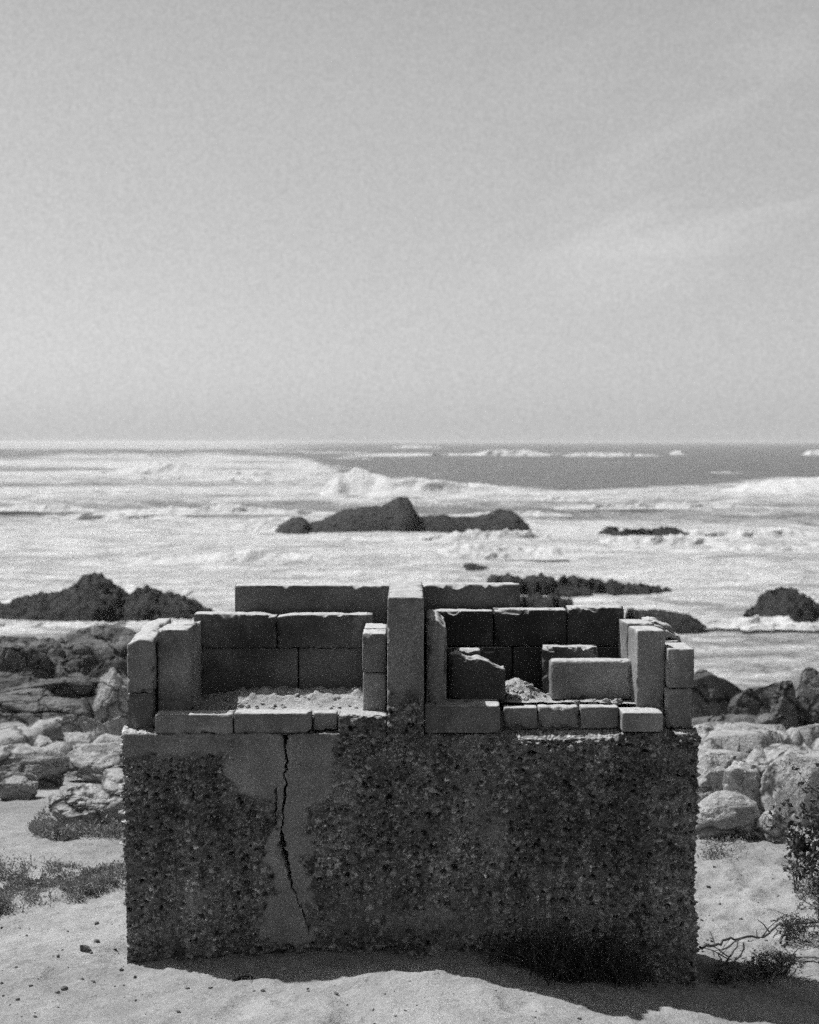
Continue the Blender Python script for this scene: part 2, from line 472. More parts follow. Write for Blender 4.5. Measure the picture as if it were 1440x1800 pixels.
TL = at(217, 1290, 0); BR = at(1223, 1700, 0)
BX0, BX1, BZ1, BY1 = TL.x, at(1224, 1400, 0).x, TL.z, .50
crx0, crx1 = at(488, 1450, 0).x, at(548, 1450, 0).x
xs = np.concatenate([np.arange(BX0, crx0, .0047), np.arange(crx0, crx1, .0019), np.linspace(crx1, BX1, int((BX1 - crx1) / .0047))])
zs = np.concatenate([np.linspace(-.62, -.2, 18), np.arange(-.195, BZ1, .0047), [BZ1]])
ys = np.concatenate([[0, .006, .013], np.linspace(.02, BY1, 28)])
v, f = box_grid(xs, ys, zs)
ctr = np.array([(BX0 + BX1) / 2, BY1 / 2, .2])
half = np.array([(BX1 - BX0) / 2, BY1 / 2, BZ1 - .2])
sm = smooth_mask(v[:, 0], v[:, 2])
h, stone, high = aggregate(v, True)
front = (v[:, 1] < 1e-6)
nr = np.zeros_like(v)
nr[:, 0] = np.where(v[:, 0] < BX0 + 1e-6, -1, np.where(v[:, 0] > BX1 - 1e-6, 1, 0))
nr[:, 1] = np.where(v[:, 1] < 1e-6, -1, np.where(v[:, 1] > BY1 - 1e-6, 1, 0))
nr[:, 2] = np.where(v[:, 2] > BZ1 - 1e-6, 1, 0)
L = np.linalg.norm(nr, axis=1, keepdims=True); L[L == 0] = 1; nr /= L
isfr = front | (nr[:, 1] < -.1)
smf = sm * isfr
hh = h * (1 - .92 * smf) + smf * (.006 + .002 * fbm(v * 25, 3, 99))
topm = nr[:, 2] > .9
hh = np.where(topm, hh * .35, hh)
# crack: a deep narrow groove
px, py = project(v[:, 0], v[:, 1], v[:, 2])
cx = np.interp(py, CRX, CRP) + fbm(np.stack([py / 16, py * 0, py * 0], 1), 4, 61, .65) * 6.5
cw = np.interp(py, CRX, CRW) * (1 + .8 * fbm(np.stack([py / 9, py * 0 + 4, py * 0], 1), 2, 63))
crk = sstep(1.25, .75, np.abs(px - cx) / np.maximum(cw, .3)) * front * (py > 1290) * (py < 1642)
cx2 = 486 + (py - 1400) * -.05 + fbm(np.stack([py / 10, py * 0 + 9, py * 0], 1), 3, 64) * 3
crk2 = sstep(1.2, .6, np.abs(px - cx2) / 1.6) * front * (py > 1385) * (py < 1450)
hole = front * sstep(1.2, .5, np.sqrt(((px - 934 + (py - 1327) * .8) / 13) ** 2 + ((py - 1327) / 4.5) ** 2))
hole2 = front * sstep(1.3, .4, np.sqrt(((px - 447) / 8) ** 2 + ((py - 1568) / 10) ** 2))
wid = front * sstep(1.3, .3, np.sqrt(((px - 499) / 12) ** 2 + ((py - 1494) / 24) ** 2))
v2 = v + nr * hh[:, None]
# slightly leaning, battered outline
v2[:, 1] += .10 * crk + .03 * crk2 + .035 * hole + .02 * hole2 + .022 * wid
v2[:, 0] += np.where(v[:, 0] < ctr[0], 1, 0) * .018 * sstep(.35, -.05, v[:, 2]) * (nr[:, 0] < 0)
# broken front arris
edge = sstep(.05, 0, BZ1 - v[:, 2]) * sstep(.07, 0, v[:, 1])
pxx = px
dip = .004 + .016 * sstep(885, 900, pxx) * sstep(1100, 1080, pxx) + .010 * np.clip(fbm(v * 18, 3, 77), 0, 1)
v2[:, 2] -= edge * dip * 1.0
v2[:, 1] += edge * .012 * np.clip(.4 + fbm(v * 22, 3, 78), 0, 1)
cn = (np.abs(nr[:, 0]) > .1) & (nr[:, 1] < -.1)           # worn vertical arrises
v2[cn, 1] += .010; v2[cn, 0] -= np.sign(nr[cn, 0]) * .008
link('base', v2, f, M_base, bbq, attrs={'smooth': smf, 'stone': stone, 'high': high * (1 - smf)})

def rough_block(name, pl, pr, pt, pb, y0, y1, seed, rough_from=None, taper=0.0):
    """a block of the base's own concrete; above rough_from (pixel row) the face is smooth"""
    a = at(pl, pt, y0); b = at(pr, pb, y0)
    vv, ff = worn_block(a.x, b.x, y0, y1, b.z, a.z, seed=seed, r=.007, step=.0055, chip=.012, chip_lo=.1)
    h_, s_, g_ = aggregate(vv, True, seed)
    _, pyv = project(vv[:, 0], np.full(len(vv), y0), vv[:, 2])
    if rough_from is None: smo = np.zeros(len(vv))
    else:
        pxv, _ = project(vv[:, 0], np.full(len(vv), y0), vv[:, 2])
        smo = sstep(18, -14, pyv - rough_from + fbm(vv * 30, 3, 5) * 26)
    isf = sstep(.03, .0, vv[:, 1] - y0)
    w = (1 - smo) * isf
    vv[:, 1] -= w * (h_ * .9 + .004)
    if taper:
        t = (vv[:, 2] - b.z) / (a.z - b.z)
        vv[:, 0] += taper * t * sstep(0, 1, (vv[:, 0] - a.x) / (b.x - a.x) * -1 + 1)
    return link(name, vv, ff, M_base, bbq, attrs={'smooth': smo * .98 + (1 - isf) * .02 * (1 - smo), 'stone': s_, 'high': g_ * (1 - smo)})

# divider between the two hearths
rough_block('divider', 680, 745, 1050, 1296, -.012, .60, 3, rough_from=1222, taper=.003)
rough_block('rough_step', 595, 681, 1258, 1297, -.006, .10, 4)

def wall(name, blocks, mat, label=None):
    mb = MB()
    for b in blocks: mb.add(*b)
    return tag(mb.build(name, mat, bbq), label)

# outer side walls, two courses, front end nearest the camera
def run(pl, pr, y_ref, pt, pb, y0, y1, shear=0.0, **kw):
    """a block whose sides keep the x of the pixels pl, pr on the plane y_ref, so that courses line up in depth"""
    a = at(pl, pt, y_ref); b = at(pr, pb, y_ref)
    p_, f_ = worn_block(a.x, b.x, y0, y1, b.z, a.z, **kw)
    p_[:, 0] += shear * (p_[:, 1] - y_ref)
    return p_, f_
brk = lambda k, am: (lambda x, y: am * np.clip(.35 + 1.2 * fbm(np.stack([x * 13, y * 13, x * 0 + k], 1), 4, 4), 0, 1.3))
wall('side_wall', [run(222, 271, .08, 1110, 1219.5, .08, .505, seed=11, r=.010, chip=.018, chip_lo=.02, top=lambda x, y: .012 * sstep(-1.0, -1.06, x) + .026 * sstep(.34, .10, y) + .016 * np.clip(fbm(np.stack([x * 15, y * 15, x * 0], 1), 4, 4) + .1, 0, 1)),
                   run(223, 270, .08, 1220.5, 1287, .086, .285, seed=12),
                   run(223, 273, .08, 1220.5, 1287, .287, .505, seed=14)], M_bricklight)
wall('side_wall', [run(1175, 1221, .07, 1141, 1210, .074, .26, seed=15),
                   run(1172, 1217, .07, 1212, 1281, .070, .26, seed=16),
                   run(1171, 1219, .07, 1139, 1210, .264, .505, seed=17, chip=.02, chip_lo=-.05),
                   run(1174, 1218, .07, 1212, 1281, .264, .505, seed=18),
                   run(1160, 1216, .07, 1106, 1138, .29, .505, seed=19, chip=.02, chip_lo=-.1, top=lambda x, y: .055 * sstep(.93, 1.04, x + .1 * fbm(np.stack([x * 12, y * 12, x * 0], 1), 3, 7)) + .015 * np.clip(fbm(np.stack([x * 20, y * 20, x * 0], 1), 3, 9), 0, 1))], M_bricklight)
# inner linings
wall('lining', [run(276, 330, .12, 1107, 1258, .12, .262, shear=.04, seed=21),
                run(276, 331, .12, 1105, 1256, .264, .409, shear=.04, seed=22, chip=.014, chip_lo=.0, top=brk(3, .010))], M_brick)
wall('lining', [run(1121, 1169, .12, 1108, 1256, .12, .262, shear=-.105, seed=23),
                run(1120, 1168, .12, 1104, 1256, .264, .407, shear=-.105, seed=24)], M_bricklight)
wall('lining', [run(637, 679, .10, 1114, 1182.5, .10, .25, seed=25), run(638, 679, .10, 1183.5, 1252, .102, .25, seed=26),
                run(638, 679, .10, 1113, 1182.5, .252, .409, seed=27), run(638, 679, .10, 1183.5, 1252, .252, .409, seed=28)], M_brick)
wall('lining', [pxblock(750, 785, 1090, 1246, .05, .409, seed=29, r=.016, chip=.014, chip_lo=.0,
                        top=lambda x, y: .022 * sstep(.10, .128, x))], M_brick)
# back walls of the two hearths (two courses of bricks each)
yb = .41
sag = lambda x, y: .010 * np.exp(-((x + .53) / .05) ** 2) + .006 * np.clip(fbm(np.stack([x * 20, y * 20, x * 0], 1), 3, 14), 0, 1)
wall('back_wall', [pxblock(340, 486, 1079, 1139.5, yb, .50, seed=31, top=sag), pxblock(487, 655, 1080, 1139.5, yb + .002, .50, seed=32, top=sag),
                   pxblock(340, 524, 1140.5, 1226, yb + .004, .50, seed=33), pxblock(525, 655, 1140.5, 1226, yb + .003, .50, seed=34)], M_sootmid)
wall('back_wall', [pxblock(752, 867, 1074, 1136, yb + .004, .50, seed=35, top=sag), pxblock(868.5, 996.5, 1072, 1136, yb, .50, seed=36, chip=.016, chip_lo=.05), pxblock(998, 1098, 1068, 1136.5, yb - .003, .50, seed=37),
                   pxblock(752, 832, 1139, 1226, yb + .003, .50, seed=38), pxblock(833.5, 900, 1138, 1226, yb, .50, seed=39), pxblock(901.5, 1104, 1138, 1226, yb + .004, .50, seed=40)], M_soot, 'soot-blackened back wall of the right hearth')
# higher spine wall behind
sz = at(412, 1080, .52)
def spine(pl, pr, pt, seed, **kw):
    a = at(pl, pt, .52); b = at(pr, pt, .52)
    return worn_block(a.x, b.x, .52, .61, -.6, a.z, seed=seed, r=.006, step=.016, **kw)
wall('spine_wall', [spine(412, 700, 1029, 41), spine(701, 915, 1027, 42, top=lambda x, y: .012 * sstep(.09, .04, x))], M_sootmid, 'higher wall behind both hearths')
# hearth floor
a = at(270, 1256, .10); b = at(1172, 1256, .10)
wall('hearth_floor', [worn_block(a.x, b.x, .085, .41, BZ1 - .01, a.z - .006, seed=43, step=.02)], M_bricklight)
HZ = a.z - .006
# kerb bricks along the front edge, each its own
def kerb(pl, pr, pt, pb, y0, y1, seed, mat=M_brick, name='kerb_brick', **kw):
    vv, ff = pxblock(pl, pr, pt, pb, y0, y1, seed=seed, **kw)
    return link(name, vv, ff, mat, bbq)
kerb(272, 409, 1256, 1291, .004, .095, 51, chip=.012)
kerb(411, 547, 1254, 1290, .006, .095, 52, chip=.014, chip_lo=.1)
kerb(551, 593, 1253, 1284, .035, .095, 53)
kerb(746, 880, 1241, 1289, .000, .16, 54, M_sootmid, chip=.008)
kerb(886, 945, 1244, 1281, .065, .13, 55)
kerb(947, 1018, 1243, 1281, .063, .13, 56, chip=.014, chip_lo=.0)
kerb(1021, 1088, 1243, 1281, .066, .13, 57)
kerb(1094, 1166, 1253, 1287, -.004, .115, 58, M_bricklight, chip=.012)

HR = at(950, 1244, .065).z - HZ - .004      # the right hearth is filled with sand up to its kerb
# sand and crumbled mortar lying on the hearth floor
def heap(name, xa, xb, ya, yb_, hfun, seed, mat):
    xs_ = lin(xa, xb, .006); ys_ = lin(ya, yb_, .006)
    X, Y = np.meshgrid(xs_, ys_, indexing='ij'); X = X.ravel(); Y = Y.ravel()
    p = np.stack([X, Y, X * 0], 1)
    hgt = hfun(X, Y)
    d1, d2, c = worley(p / .032 + seed, seed)
    lump = np.clip(1 - (d1 / .6) ** 2, 0, 1) * c
    e1, _, c2 = worley(p / .014 + seed, seed + 5)
    base = hgt.min()
    Z = HZ + .004 + base + (hgt - base) * (1 + .30 * fbm(p * 14, 3, seed)) + np.clip((hgt - base) * .45, 0, .014) * lump + np.clip((hgt - base) * .4 + .001, 0, .008) * np.clip(1 - e1 * 1.6, 0, 1) * c2 + .0015 * fbm(p * 90, 2, seed)
    o = link(name, np.stack([X, Y, Z], 1), grid_faces(len(xs_), len(ys_)), mat, attrs={'soil_and_fill_cut': X * 0})
    return o
xl, xr = at(333, 1250, .12).x, at(637, 1250, .11).x
o = heap('sand', xl, xr, .098, .408, lambda X, Y: .002 + .046 * sstep(.23, .34, Y) * (.55 + .45 * sstep(-.75, -.55, X)), 61, M_hearth)
tag(o, 'pale sand and crumbled mortar on the left hearth floor', 'sand', kind='stuff')
xl2, xr2 = at(787, 1250, .11).x, at(1120, 1250, .12).x
o = heap('sand', xl2, xr2, .135, .408, lambda X, Y: HR + .012 * np.clip(fbm(np.stack([X * 9, Y * 9, X * 0], 1), 3, 17), 0, 1) + .060 * np.exp(-((X - .41) / .085) ** 2 - ((Y - .30) / .09) ** 2) + .012 * np.exp(-((X - .70) / .12) ** 2 - ((Y - .16) / .03) ** 2), 62, M_hearth)
tag(o, 'pale sand and rubble heaped among the loose bricks of the right hearth', 'sand', kind='stuff')

# ------------------------------------------------------------------ stones
def ico(sub):
    bm = bmesh.new(); bmesh.ops.create_icosphere(bm, subdivisions=sub, radius=1)
    v_ = np.array([q.co[:] for q in bm.verts]); f_ = np.array([[q.index for q in t.verts] for t in bm.faces]); bm.free()
    return v_, f_
ICO = {k: ico(k) for k in (2, 3, 4, 5, 6)}

def rock_shape(dims, seed, sub=5, cuts=15, cut_lo=.48, cut_hi=.85, rough=.10, ridges=0.0, tilt=0.0, freq=2.2):
    rng = np.random.RandomState(seed)
    v_, f_ = ICO[sub]; v_ = v_.copy()
    v_ = v_ * (1 + .18 * fbm(v_ * 1.1 + seed, 3, seed))[:, None]
    for k in range(cuts):
        n = rng.normal(size=3); n[2] *= .8; n /= np.linalg.norm(n); c = rng.uniform(cut_lo, cut_hi)
        d = v_ @ n - c
        v_ = v_ - n[None, :] * (np.maximum(d, 0) * .985)[:, None]
    v_ = v_ / np.abs(v_).max(0)
    nr_ = v_ / np.linalg.norm(v_, axis=1, keepdims=True)
    dn = fbm(v_ * freq + seed * 3, 5, seed + 2)
    w1, w2, cc = worley(v_ * 1.6 + seed, seed)
    groove = sstep(.09, .0, w2 - w1) * 1.6
    v_ = v_ + nr_ * (rough * dn - rough * .9 * groove * (cc > .4))[:, None]
    if ridges: v_ = v_ + nr_ * (ridges * np.abs(np.sin(v_ @ np.array([7.0, 1.5, 2.0]) + 2 * dn)))[:, None]
    if tilt:
        c_, s_ = math.cos(tilt), math.sin(tilt)
        v_ = np.stack([v_[:, 0] * c_ - v_[:, 2] * s_, v_[:, 1], v_[:, 0] * s_ + v_[:, 2] * c_], 1)
        v_ = v_ / np.abs(v_).max(0)
    v_ = v_ - (v_.max(0) + v_.min(0)) / 2; v_ = v_ / np.abs(v_).max(0)
    return v_ * np.asarray(dims)[None, :], f_

def boulder(name, label, cat, pl, pr, pt, pb, seed, mat, depth=1.0, group=None, sub=5, dist=None, sink=.25, **kw):
    """a rock whose outline fills pl..pr, pt..pb and that sits on the ground where its foot is seen"""
    foot = on_ground((pl + pr) / 2, pb) if dist is None else at((pl + pr) / 2, pb, dist - D)
    s = F / (foot.y + D)
    w, h_ = (pr - pl) / s / 2, (pb - pt) / s
    w *= 1.3 if group == BL else 1.12; h_ *= 1.16 if group == BL else 1.06
    dims = (w, w * depth, h_ * (1 + sink) / 2)
    vv, ff = rock_shape(dims, seed, sub, **kw)
    cz = h_ / 2 * (1 - sink)
    o = link(name, vv, ff, mat)
    o.location = (foot.x, foot.y + w * depth * .5, foot.z + cz)
    tag(o, label, cat, group)
    return o

# ---- loose bricks lying in the right hearth
def loose(label, pl, pr, pt, pb, y0, y1, seed, mat, **kw):
    A = at(pl, pt, y0); B = at(pr, pb, y0)
    cx_, cy_ = (A.x + B.x) / 2, (y0 + y1) / 2
    rz = kw.pop('rz', 0)
    vv, ff = worn_block(A.x - cx_, B.x - cx_, y0 - cy_, y1 - cy_, B.z - B.z, A.z - B.z, seed=seed, **kw)
    o = link('loose_brick', vv, ff, mat); o.location = (cx_, cy_, B.z); o.rotation_euler = (0, 0, rz)
    tag(o, label, 'brick', 'loose bricks in the right hearth')
    return o
loose('dark broken brick with a jagged sloping top, leaning beside the divider', 788, 889, 1153, 1236, .14, .22, 63, M_soot, step=.007, r=.014, chip=.016, chip_lo=-.0,
      top=lambda x, y:   .010 + .034 * sstep(.0, .10, x) + .010 * fbm(np.stack([x * 30, y * 30, x * 0], 1), 3, 8) - .018 * sstep(-.03, -.09, x), rough=.005)
loose('small brick end with a pale top, just behind the dark broken brick', 802, 845, 1143, 1222, .26, .34, 64, M_sootmid, step=.008)
loose('pale whole brick with rounded corners, lying at the front of the right hearth', 968, 1112, 1161, 1231, .20, .28, 65, M_bricklight, step=.006, r=.016, chip=.012, chip_lo=.05, rough=.003, rz=.02)
loose('brick with a dark soot-black front and pale end, behind the whole pale brick', 955, 1052, 1137, 1222, .31, .39, 66, M_sootmid, step=.007, chip=.018, chip_lo=.0, rough=.003, rz=-.12)

# crumbs of mortar
cr = None
rng = np.random.RandomState(5)
def crumbs(n, place, label, group, lo, hi):
    protos = []
    for k in range(4):
        vv, ff = rock_shape((1, .9, .75), 200 + k, 3, cuts=8, rough=.15)
        protos.append((vv, ff))
    first = []
    for i in range(n):
        x, y, z = place(i)
        if i < 4:
            o = link('mortar_crumb', protos[i][0], protos[i][1], M_rubble); first.append(o)
        else:
            o = first[i % 4].copy(); C.objects.link(o)
        s = rng.uniform(lo, hi)
        o.location = (x, y, z + s * .3); o.scale = (s, s, s); o.rotation_euler = (rng.uniform(-.5, .5), rng.uniform(-.5, .5), rng.uniform(0, 6))
        tag(o, label, 'mortar crumb', group)
def pl_left(i):
    x = rng.uniform(xl + .12, xr - .02); y = rng.uniform(.21, .36)
    return x, y, HZ + .004 + .040 * float(sstep(.23, .34, np.array(y)))
crumbs(46, pl_left, 'crumb of pale mortar on the sand of the left hearth', 'mortar crumbs in the left hearth', .005, .013)
def pl_right(i):
    x = rng.normal(.41, .06); y = rng.uniform(.17, .36)
    if rng.rand() < .3: x, y = rng.uniform(.62, .80), rng.uniform(.14, .165)
    return x, y, HZ + .004 + HR + .056 * math.exp(-((x - .41) / .085) ** 2 - ((y - .30) / .09) ** 2)
crumbs(70, pl_right, 'crumb of pale mortar among the loose bricks of the right hearth', 'mortar crumbs in the right hearth', .006, .020)

# ---- bedrock between the boulders
def outcrop(label, x0, x1, y0, y1, seed, hmax, cell, mat, mask):
    xs_ = lin(x0, x1, .05); ys_ = lin(y0, y1, .06)
    X, Y = np.meshgrid(xs_, ys_, indexing='ij'); X = X.ravel(); Y = Y.ravel()
    p = np.stack([X, Y, X * 0], 1)
    wv = np.stack([fbm(p * .9 + 7, 4, seed), fbm(p * .9 + 19, 4, seed + 1), X * 0], 1)
    q = (p + wv * .40) @ np.array([[.94, -.34, 0], [.34, .94, 0], [0, 0, 1]]) / np.array([cell * 1.45, cell * .85, 1]); q[:, 2] = .5
    d1, d2, c = worley(q, seed + 2)
    e1, e2, ce = worley((p + wv * .22) / (cell * np.array([.62, .40, .5])), seed + 6)
    blk = (.30 + .70 * c) * (1 - .30 * np.clip(d1, 0, 1) ** 2) * sstep(.0, .12, d2 - d1) + .35 * ((c * 9 % 1) - .5) * fbm(p * .8, 2, seed + 3)
    g1, g2, cg = worley((p + wv * .12) / (cell * .2), seed + 9)
    blk = blk + .30 * ce * sstep(.0, .07, e2 - e1) + .05 * cg * sstep(.0, .15, g2 - g1) + .14 * fbm(p * 1.6, 5, seed + 4, .6) - .32 * sstep(.10, .0, d2 - d1) - .15 * sstep(.05, .0, e2 - e1)
    blk = blk + .16 * ((c * 31 % 1) - .5) * fbm(p * .5 + 3, 2, seed + 12)
    mk = mask(X, Y + 1.5 * wv[:, 1])
    Z = ground_z(X, Y, False) + hmax * blk * mk - .35 * (1 - mk)
    o = link('rock_outcrop', np.stack([X, Y, Z], 1), grid_faces(len(xs_), len(ys_)), mat)
    tag(o, label, 'rock', 'bedrock on the shore')
outcrop('broken grey bedrock along the waterline left of the barbecue', -15, -1.2, 8.0, 32, 811, 1.0, 1.3, M_granite_mid, lambda X, Y: sstep(8.6, 11, Y) * np.interp(Y, [9, 12, 15, 20, 25, 29, 31], [.42, .55, .62, .58, .42, .24, 0]) * sstep(-1.4, -3.0, X))
outcrop('pale low bedrock on the sand left of the barbecue, nearer than the grey rocks', -6.5, -.9, 4.2, 14.5, 812, .36, 1.25, M_granite, lambda X, Y: sstep(4.6, 6.4, Y) * sstep(10.2, 8.2, Y) * sstep(-1.0, -1.5, X) * .9)
outcrop('broken grey bedrock along the waterline right of the barbecue', 1.6, 12, 6.5, 19, 813, 1.0, 1.1, M_granite_mid, lambda X, Y: sstep(7.5, 9.5, Y) * np.interp(Y, [7, 9, 12, 15, 17, 18.5], [.34, .42, .36, .24, .12, 0]) * sstep(1.6, 2.4, X))
outcrop('pale bedrock among the bright boulders right of the barbecue', 1.2, 7, 3.6, 9.5, 814, .32, 1.1, M_granite, lambda X, Y: sstep(4.0, 5.4, Y) * sstep(9.2, 8, Y) * sstep(1.3, 1.8, X) * .9)

# ---- boulders left of the barbecue
BL = 'boulders on the shore left of the barbecue'
LR = [
 ('dark rounded boulder at the left edge, highest in the left rock pile', 0, 82, 1148, 1222, 301, M_granite_mid, dict(depth=.8)),
 ('small upright grey boulder between two larger ones at the top of the left pile', 58, 112, 1136, 1200, 302, M_granite_mid, dict(depth=.8)),
 ('big overhanging grey boulder beside the barbecue, topmost right of the left pile', 105, 236, 1112, 1176, 303, M_granite_mid, dict(depth=.7, cuts=12)),
 ('squat boulder tucked under the big overhanging one in the left pile', 104, 158, 1160, 1212, 304, M_granite_mid, dict(depth=.8)),
 ('sloping grey slab under the overhang, touching the barbecue outline', 140, 240, 1166, 1254, 305, M_granite_mid, dict(depth=.6, tilt=.3)),
 ('long low grey rock in the middle of the left pile', -40, 146, 1200, 1254, 306, M_granite_mid, dict(depth=.5, cuts=13)),
 ('broad flat rock with a dark underside at the left edge, below the grey pile', -60, 152, 1240, 1296, 307, M_granite_mid, dict(depth=.45, cuts=12)),
 ('pale slanted slab rising towards the barbecue, lower right of the left pile', 170, 236, 1190, 1282, 308, M_granite, dict(depth=.5, tilt=.8, cuts=12)),
 ('pale cracked block with upright joints at the foot of the left pile', 66, 160, 1266, 1322, 309, M_granite, dict(depth=.8, cuts=14, cut_lo=.5)),
 ('pale wedge of rock running off the left edge beside the cracked block', -60, 84, 1284, 1330, 310, M_granite, dict(depth=.6, cuts=11)),
 ('pale upright boulder between the cracked block and the barbecue', 160, 230, 1270, 1350, 311, M_granite, dict(depth=.8)),
 ('low pale boulder on the sand under the upright one, left of the barbecue', 118, 236, 1318, 1376, 312, M_granite, dict(depth=.6)),
 ('low pale ledge with dark hollows at the left edge of the sand', -50, 96, 1326, 1386, 313, M_granite, dict(depth=.55, cuts=13)),
 ('small pale rock casting a dark shadow, at the left edge above the scrub', 0, 54, 1368, 1406, 314, M_granite, dict(depth=.9)),
 ('small dark stone standing on the sand above the ribbed rock', 122, 146, 1384, 1404, 315, M_granite_mid, dict(depth=.8)),
 ('pale ribbed rock half buried beside the barbecue, above the strip of scrub', 96, 236, 1394, 1462, 316, M_granite, dict(depth=.5, ridges=.16, tilt=.25, cuts=7)),
 ('pale rounded rock partly hidden by the barbecue, above the ribbed rock', 180, 250, 1366, 1412, 317, M_granite, dict(depth=.7)),
]
for i, (lb, a_, b_, c_, d_, s_, m_, kw) in enumerate(LR):
    boulder('boulder', lb, 'boulder', a_, b_, c_, d_, s_, m_, group=BL, **kw)
# ---- boulders right of the barbecue
BRR = 'boulders on the shore right of the barbecue'
RR = [
 ('layered dark-topped rock beside the barbecue, highest of the right pile', 1200, 1322, 1184, 1284, 331, M_granite_mid, dict(depth=.6, cuts=12, ridges=.08, tilt=-.15)),
 ('rounded grey boulder in the middle of the right pile', 1290, 1392, 1204, 1304, 332, M_granite_mid, dict(depth=.8)),
 ('tall grey boulder with a dark shaded face at the right edge', 1388, 1490, 1186, 1312, 333, M_granite_mid, dict(depth=.8, cuts=12)),
 ('dark narrow upright rock between the rounded and the tall grey boulders', 1356, 1404, 1204, 1316, 334, M_granite_mid, dict(depth=.7)),
 ('dark block in shade at the foot of the right pile', 1330, 1412, 1256, 1322, 335, M_granite_mid, dict(depth=.7)),
 ('small rounded dark rock next to the grey slab, right pile', 1286, 1334, 1288, 1326, 336, M_granite_mid, dict(depth=.8)),
 ('flat pale grey slab beside the right side of the barbecue', 1206, 1290, 1278, 1330, 337, M_granite, dict(depth=.7, cuts=13)),
 ('small bright rock sitting on the pale grey slab', 1262, 1318, 1306, 1344, 338, M_granite, dict(depth=.8)),
 ('low pale ledge below the tall grey boulder', 1310, 1480, 1316, 1356, 339, M_granite, dict(depth=.45, cuts=12)),
 ('big boulder with a flat shaded face and bright top, touching the barbecue outline', 1214, 1306, 1328, 1412, 340, M_granite, dict(depth=.8, cuts=12, cut_lo=.5)),
 ('big boulder with a shaded face, in front of the low pale ledge', 1282, 1368, 1350, 1446, 341, M_granite, dict(depth=.8, cuts=12, cut_lo=.5)),
 ('big bright rounded boulder at the right edge behind the bush', 1360, 1500, 1328, 1452, 342, M_granite, dict(depth=.8, cuts=5, rough=.06)),
 ('smooth bright dome of rock in front of the shaded boulders', 1226, 1332, 1400, 1474, 343, M_granite, dict(depth=.8, cuts=2, rough=.04)),
 ('small bright rock wedged between the dome and the barbecue', 1206, 1266, 1374, 1424, 344, M_granite, dict(depth=.8)),
 ('small bright stone just right of the dome of rock', 1298, 1344, 1440, 1476, 345, M_granite, dict(depth=.8, cuts=4)),
 ('small bright round stone, rightmost of the two beside the dome', 1334, 1386, 1430, 1478, 346, M_granite, dict(depth=.8, cuts=4)),
]
for i, (lb, a_, b_, c_, d_, s_, m_, kw) in enumerate(RR):
    boulder('boulder', lb, 'boulder', a_, b_, c_, d_, s_, m_, group=BRR, **kw)

# ---- black rocks standing in the sea
def sea_rock(label, prof, base_py, thick, seed, lump=.12, cell=.5, mat=None):
    """prof: outline of the rock against the sea as (pixel x, pixel y of the top)"""
    c0 = at_z(prof[0][0], base_py, SEA); dist = c0.y + D
    s = F / dist
    xs_ = np.array([(p[0] - 720) / s for p in prof]); hs_ = np.array([(base_py - p[1]) / s for p in prof])
    Hm = hs_.max()
    nx, ny = 220, 90
    X, V = np.meshgrid(np.linspace(xs_[0], xs_[-1], nx), np.linspace(-1, 1, ny), indexing='ij')
    X = X.ravel(); V = V.ravel()
    p = np.stack([X, V * thick, X * 0], 1)
    wx = X + V * .12 * Hm + fbm(p * 1.5, 3, seed) * .18 * Hm * np.abs(V)
    Hh = np.interp(wx, xs_, hs_)
    t = thick * (.35 + .65 * np.clip(Hh / Hm, 0, 1))
    Y = V * t
    prf = np.sqrt(np.clip(1 - V ** 2, 0, 1))
    p3 = np.stack([X, Y, Hh * prf], 1)
    d1, d2, cc = worley(p3 / cell + seed, seed)
    Z = Hh * prf * (.84 + .12 * fbm(p3 * 1.4, 4, seed + 1)) + lump * Hm * (np.clip(1 - d1 * 1.3, 0, 1) * .8 + .6 * fbm(p3 * 2.6, 4, seed + 3)) * prf - .25 * (1 - prf) - .05
    g1, _, gc = worley(p3 / (cell * .42) + seed, seed + 7)
    Z = Z + lump * Hm * .75 * np.clip(1 - g1 * 1.2, 0, 1) * gc * prf + lump * Hm * .22 * fbm(p3 * 6, 3, seed + 11) * prf
    if lump > .25: Z = Z - 1.2 * Hm * sstep(-.06, .14, fbm(np.stack([X, Y * .6, X * 0], 1) * .75 / cell, 3, seed + 15))
    Y = Y - .25 * lump * Hm * np.clip(1 - d1 * 1.3, 0, 1) * (1 - prf * .5)
    o = link('sea_rock', np.stack([X - X.mean(), Y, Z], 1), grid_faces(nx, ny), mat or M_dark)
    o.location = (float(X.mean()), c0.y + thick * .8, SEA)
    tag(o, label, 'rock', 'black rocks standing in the surf')
    return o
sea_rock('long black rock far out in the surf, with a blunt peak and a humped tail',
         [(468, 942), (486, 926), (505, 912), (524, 908), (537, 922), (560, 916), (600, 899), (630, 890), (668, 886), (690, 872), (703, 866), (716, 870), (727, 892), (740, 908), (780, 905), (830, 912), (850, 906), (880, 897), (904, 893), (916, 902), (928, 922), (936, 934)], 942, 4.0, 401, .06, 1.3)
sea_rock('black knobbly rock at the left edge, peaked in the middle and trailing right',
         [(-40, 1080), (0, 1062), (28, 1060), (42, 1050), (60, 1052), (75, 1048), (100, 1040), (122, 1020), (140, 1016), (156, 1016), (170, 1024), (186, 1038), (202, 1050), (220, 1041), (242, 1040), (258, 1048), (290, 1054), (315, 1062), (340, 1076), (366, 1092)], 1094, 2.2, 402, .18, .46)
sea_rock('black cone-shaped rock at the right edge of the surf',
         [(1334, 1096), (1350, 1084), (1362, 1070), (1374, 1052), (1384, 1041), (1398, 1038), (1424, 1039), (1436, 1052), (1454, 1066), (1484, 1078), (1524, 1092)], 1098, 1.8, 403, .22, .42)
